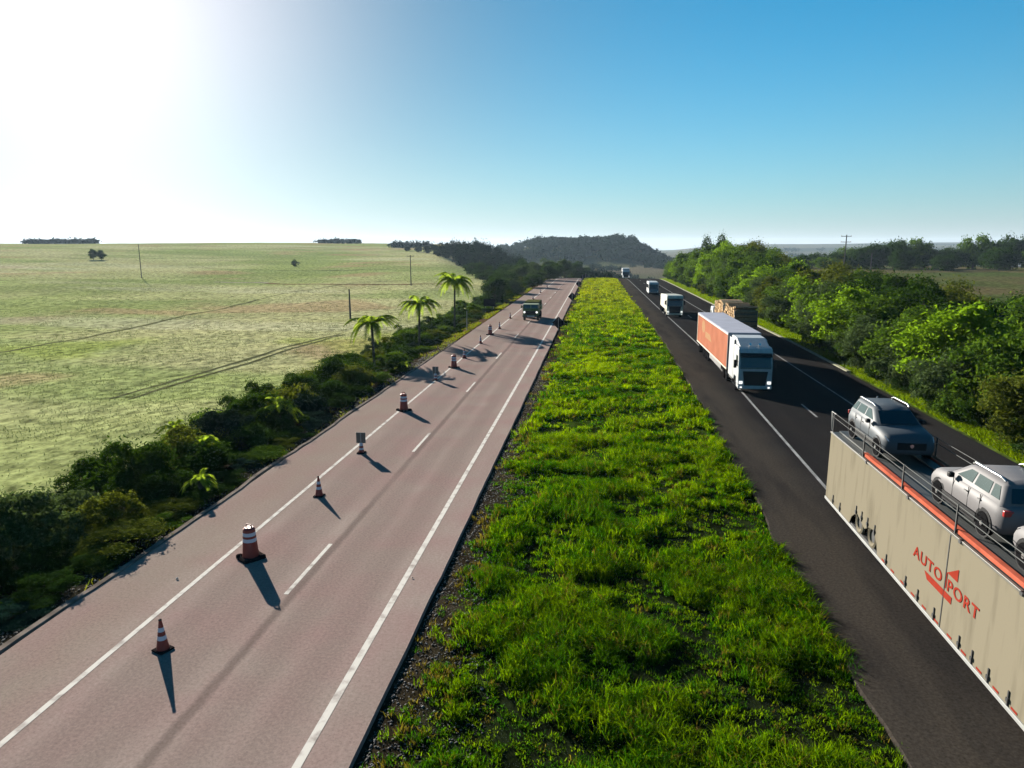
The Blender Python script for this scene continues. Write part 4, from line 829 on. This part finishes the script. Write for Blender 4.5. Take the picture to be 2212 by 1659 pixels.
# ---- cars on the transporter
def car(loc, rz, paint, label):
    e_ = empty('car', loc, rz, label=label, cat='car', group='cars loaded on the transporter deck')
    st = [(0, .62, .38, .70, .55), (.10, .80, .26, .84, .72), (.38, .88, .22, .96, .80), (.8, .90, .22, 1.02, .82), (1.25, .90, .22, 1.07, .84), (2.1, .90, .22, 1.08, .86), (3.2, .90, .22, 1.10, .86), (3.8, .88, .24, 1.10, .82), (4.08, .82, .32, 1.04, .74), (4.2, .70, .42, .95, .60)]
    V = []
    for (y, w, zb, zt, wt) in st:
        half = [(0, zb), (w*.9, zb), (w, zb+.16), (w*1.01, zb+(zt-zb)*.62), (wt*1.02, zt-.05), (wt*.85, zt), (0, zt+.03)]
        V += [(x, y, z) for x, z in half]+[(-x, y, z) for x, z in half[-2:0:-1]]
    n = 12; fs = [(r*n+i, r*n+(i+1) % n, (r+1)*n+(i+1) % n, (r+1)*n+i) for r in range(len(st)-1) for i in range(n)]+[tuple(range(n-1, -1, -1)), tuple((len(st)-1)*n+i for i in range(n))]
    body = MB().raw(V, fs, True).build('body', paint, e_)
    # lower dark cladding and greenhouse
    for s in (-1, 1): MB().box(*sorted((s*.86, s*.925)), .95, 3.0, .22, .50).build('sill', M['black'], e_, .02)
    lev = [(.84, 1.03, 1.10, 4.02), (.80, 1.14, 1.28, 3.98), (.66, 1.50, 1.86, 3.78), (.58, 1.58, 2.05, 3.66)]; V = []
    for (w, z, ya, yb2) in lev: V += [(-w*.92, ya, z), (w*.92, ya, z), (w, ya+.22, z), (w, yb2-.15, z), (w*.9, yb2, z), (-w*.9, yb2, z), (-w, yb2-.15, z), (-w, ya+.22, z)]
    fs = [(r*8+i, r*8+(i+1) % 8, (r+1)*8+(i+1) % 8, (r+1)*8+i) for r in range(3) for i in range(8)]; V += [(0, 2.35, 1.635), (0, 3.4, 1.63)]
    fs += [(24, 25, 32), (25, 26, 32), (26, 27, 33, 32), (27, 28, 33), (28, 29, 33), (29, 30, 33), (30, 31, 32, 33), (31, 24, 32)]; MB().raw(V, fs, True).build('cabin', paint, e_)
    def S_(s, y, v, off=.012): w = .80+(.66-.80)*v; return (s*(w+off), y, 1.14+.36*v)
    for s in (-1, 1):
        for (a0, a1, t0, t1) in ((1.62, 2.42, 2.12, 2.44), (2.54, 3.28, 2.54, 3.22), (3.38, 3.80, 3.32, 3.58)):
            pts = [S_(s, a0, .05), S_(s, a1, .05), S_(s, t1, .9), S_(s, t0, .9)]; MB().poly(pts if s > 0 else pts[::-1]).build('side_window', M['carwin'], e_)
        MB().tube([(s*.60, 2.0, 1.60), (s*.62, 2.15, 1.665), (s*.62, 3.45, 1.665), (s*.60, 3.62, 1.60)], .028, 6).build('roof_rail', M['chrome'], e_)
        MB().box(*sorted((s*.90, s*1.06)), 1.52, 1.68, 1.05, 1.2).build('mirror', M['black'], e_, .03)
        MB().raw([(s*.52, .03, .72), (s*.78, .10, .74), (s*.84, .36, .88), (s*.56, .16, .86)], [(0, 1, 2, 3)[::(1 if s > 0 else -1)]]).build('headlight', M['lamp'], e_)
        MB().box(*sorted((s*.60, s*.84)), 4.07, 4.17, .82, .98).build('tail_light', M['red'], e_, .02)
        for yy in (1.62, 2.48, 3.10): MB().box(*sorted((s*.895, s*.912)), yy, yy+.012, .5, 1.06).build('door_seam', M['black'], e_)
        for yy in (2.28, 3.0): MB().box(*sorted((s*.90, s*.93)), yy, yy+.14, .90, .93).build('door_handle', M['rim'], e_)
        for yy in (.80, 3.36):
            MB().lathe((s*.895, yy, .36), [(.41, 0), (.41, s*.012), (0, s*.012)], 22, 'X').build('wheel_arch', M['black'], e_); wheel(e_, s*.83, yy, .34, .20, s, 'rim')
    MB().raw([(-.68, 1.17, 1.12), (.68, 1.17, 1.12), (.58, 1.80, 1.49), (-.58, 1.80, 1.49)], [(0, 1, 2, 3)]).build('windscreen', M['glass'], e_)
    MB().raw([(.62, 4.02, 1.14), (-.62, 4.02, 1.14), (-.54, 3.82, 1.48), (.54, 3.82, 1.48)], [(0, 1, 2, 3)]).build('rear_window', M['glass'], e_)
    MB().box(-.5, .5, -.01, .06, .45, .72).build('grille', M['black'], e_, .02); MB().lathe((0, -.012, .6), [(.07, 0), (.07, -.012), (0, -.012)], 14, 'Y').build('badge', M['chrome'], e_)
    MB().lathe((0, 3.5, 1.62), [(.03, 0), (.03, .05), (.01, .07)], 8).build('antenna', M['chrome'], e_); MB().box(-.26, .26, 4.16, 4.2, .62, .74).build('number_plate', M['white'], e_)
    return e_
car((11.28, 25.95, 3.53), 0, M['carbody'], 'dark blue-grey car at the tail of the transporter deck, facing the camera')
car((11.30, 22.70, 3.53), math.pi, M['carsilver'], 'silver-grey car in the middle of the deck, facing away from the camera')
car((11.22, 18.05, 3.53), math.pi, M['carsilver'], 'pale grey car at the right edge of the picture, only its corner showing')

def transporter(loc, rz, label):
    e_ = empty('car_transporter', loc, rz, label=label, cat='car transporter'); W = 1.3; LT = 19.6      # local y from 0 (tail) to -LT
    op = [(-3.05, .62), (-3.25, .95), (-3.75, 1.30), (-4.15, 1.16), (-4.65, 1.02), (-5.05, 1.24), (-5.45, 1.30), (-5.85, .98), (-6.0, .62)]
    prof_ = [(0, .62), (0, 3.40), (-LT, 3.40), (-LT, .62)]+op[::-1]
    for s in (-1, 1): MB().prismx(prof_ if True else prof_, *sorted((s*W, s*(W-.04)))).build('side_panel', M['beige'], e_)
    for s in (-1, 1):
        MB().box(*sorted((s*(W-.03), s*(W+.03))), -LT, 0.03, .50, .61).build('bottom_rail', M['rail'], e_, .01); MB().box(*sorted((s*(W-.06), s*(W+.025))), -LT, .03, 3.40, 3.47).build('top_rail', M['signback'], e_, .01)
        MB().box(*sorted((s*(W+.001), s*(W+.012))), -10.80, -10.76, .62, 3.40).build('seam', M['dark'], e_)
        MB().box(*sorted((s*(W-.08), s*(W-.26))), -LT, -3.55, 3.48, 3.60).build('side_beam', M['salmon'], e_, .02)
        for zz in (4.08, 4.27):
            MB().tube([(s*(W-.05), -LT, zz), (s*(W-.05), .2, zz)], .011, 6).build('handrail', M['railgrey'], e_)
        for k2 in range(6): MB().box(*sorted((s*(W-.07), s*(W-.03))), -.1-3.6*k2, -.05-3.6*k2, 3.45, 4.3).build('rail_post', M['dark'], e_)
        for yy in (-4.0, -5.3, -2.6): wheel(e_, s*.80, yy, .46, .42, s)
        MB().box(*sorted((s*1.0, s*1.03)), -6.2, -2.9, .3, 1.42).build('shade_backing', M['black'], e_)  # black sheet added behind the notch so the opening reads as deep shade
        for yy in (-4.0, -5.3): MB().lathe((s*1.20, yy, 1.0), [(.24, s*.0), (.26, s*.05), (.34, s*.09), (.42, s*.06), (.45, 0)], 22, 'X', caps=False).build('spare_tyre', M['beige'], e_); MB().lathe((s*1.19, yy, 1.0), [(.26, 0), (.24, s*.01), (0, s*.01)], 18, 'X').build('spare_rim', M['dark'], e_)
        for yy in (-3.7, -6.8, -8.4, -9.3, -10.4, -11.9, -12.6, -13.4, -14.3, -15.2, -16.2, -1.0, -1.9, -4.3, -4.9, -5.6):
            zt = 1.0 if not -6 < yy < -3 else 1.55; zb = zt-.38
            MB().box(*sorted((s*(W+.004), s*(W+.03))), yy-.022, yy+.022, zb, zt).box(*sorted((s*(W+.004), s*(W+.05))), yy-.05, yy+.04, zb+.1, zb+.2).build('strap', M['dark'], e_)
        for yy in np.arange(-6.4, -LT, -.8): MB().box(*sorted((s*(W+.004), s*(W+.010))), yy-.30, yy-.04, .64, .70).build('reflective_tape', M['redtext'], e_)
        for yy in (-4.2, -7.9, -11.3, -14.2): MB().box(*sorted((s*(W-.05), s*(W+.05))), yy-.12, yy, 3.38, 3.47).build('catch', M['dark'], e_)
    MB().box(-W+.04, W-.04, -LT, 0, 3.38, 3.44).build('upper_deck', M['deck'], e_)
    for s in (-1, 1): MB().box(*sorted((s*.62, s*1.0)), -LT, -.1, 3.46, 3.52).build('wheel_track', M['deck'], e_)
    MB().box(-W+.02, W-.02, -.05, .02, .62, 3.40).build('rear_door', M['dark'], e_); MB().box(-W+.04, W-.04, -LT, 0, .58, .66).build('lower_deck', M['dark'], e_); MB().box(-W, W, -LT-.05, -LT, .62, 3.4).build('front_wall', M['beige'], e_)
    MB().tube([(-W+.05, .1, 3.5), (-W+.05, .25, 4.27), (-W+.05, -.3, 4.27)], .02, 6).build('rear_rail', M['rail'], e_)
    # lettering and emblem on the left side
    def text(body, y, z, size, nm='lettering'):
        cu = bpy.data.curves.new(nm, 'FONT'); cu.body = body; cu.size = size; cu.extrude = .004; cu.space_character = 1.12; cu.offset = .008
        to = bpy.data.objects.new(nm+'_tmp', cu); col.objects.link(to); bpy.context.view_layer.update(); me = bpy.data.meshes.new_from_object(to.evaluated_get(bpy.context.evaluated_depsgraph_get())); bpy.data.objects.remove(to)
        me.transform(Matrix.Diagonal((1.32, 1, 1, 1))); me.materials.clear(); me.materials.append(M['redtext']); o = link(nm, me, e_)
        o.matrix_local = Matrix(((0, 0, -1, -W-.010), (-1, 0, 0, y), (0, 1, 0, z), (0, 0, 0, 1))); return o
    text('AUTO', -8.72, 1.86, .48); text('PORT', -10.92, 1.83, .48)
    x = -W-.012; mb = MB(); mb.poly([(x, -9.55, 1.75), (x, -9.75, 1.55), (x, -11.25, 1.55), (x, -11.25, 1.75)]); mb.poly([(x, -10.85, 2.30), (x, -11.45, 2.30), (x, -11.45, 2.66)])
    mb.poly([(x, -10.84, 1.84), (x, -10.88, 1.84), (x, -10.88, 2.30), (x, -10.84, 2.30)]); mb.build('arrow_emblem', M['redtext'], e_)
    # tractor in front of the trailer (outside the picture)
    tr = MB().prismx([(-LT-3.6, .4), (-LT-3.6, 1.9), (-LT-3.4, 2.9), (-LT-3.1, 3.2), (-LT-1.2, 3.2), (-LT-1.2, .8), (-LT-1.6, .8), (-LT-1.8, 1.15), (-LT-2.7, 1.15), (-LT-2.9, .4)][::-1], -1.25, 1.25).build('cab', M['white'], e_, .07)
    MB().raw([(-1.1, -LT-3.61, 1.95), (1.1, -LT-3.61, 1.95), (1.05, -LT-3.41, 2.88), (-1.05, -LT-3.41, 2.88)], [(0, 1, 2, 3)]).build('windscreen', M['glass'], tr)
    MB().box(-.45, .45, -LT-3.2, -LT+3, .62, .85).build('chassis', M['dark'], e_); [wheel(e_, s*1.05, -LT-2.25, .5, .3, s) for s in (-1, 1)]
transporter((11.25, 30.4, 0), R_(-.8), 'beige-sided car transporter lettered in red, with cars on its open deck')

# ------------------------------------------------------------------ haze (closed box, even density)
hm = bpy.data.materials.new('haze'); hm.use_nodes = True; t = hm.node_tree; t.nodes.clear(); out = t.nodes.new('ShaderNodeOutputMaterial'); pv = t.nodes.new('ShaderNodeVolumePrincipled')
pv.inputs['Color'].default_value = (.60, .80, 1.0, 1); pv.inputs['Density'].default_value = .00006; pv.inputs['Anisotropy'].default_value = .2; t.links.new(pv.outputs[0], out.inputs['Volume'])
zmin = float(ZZ.min())-2; zmax = max(float(ZZ.max()), 40)+4
o = MB().box(-2700, 2700, -60, 4300, zmin, zmax).build('haze', hm); tag(o, kind='stuff', label='thin pale blue morning haze over the whole plain', cat='haze')
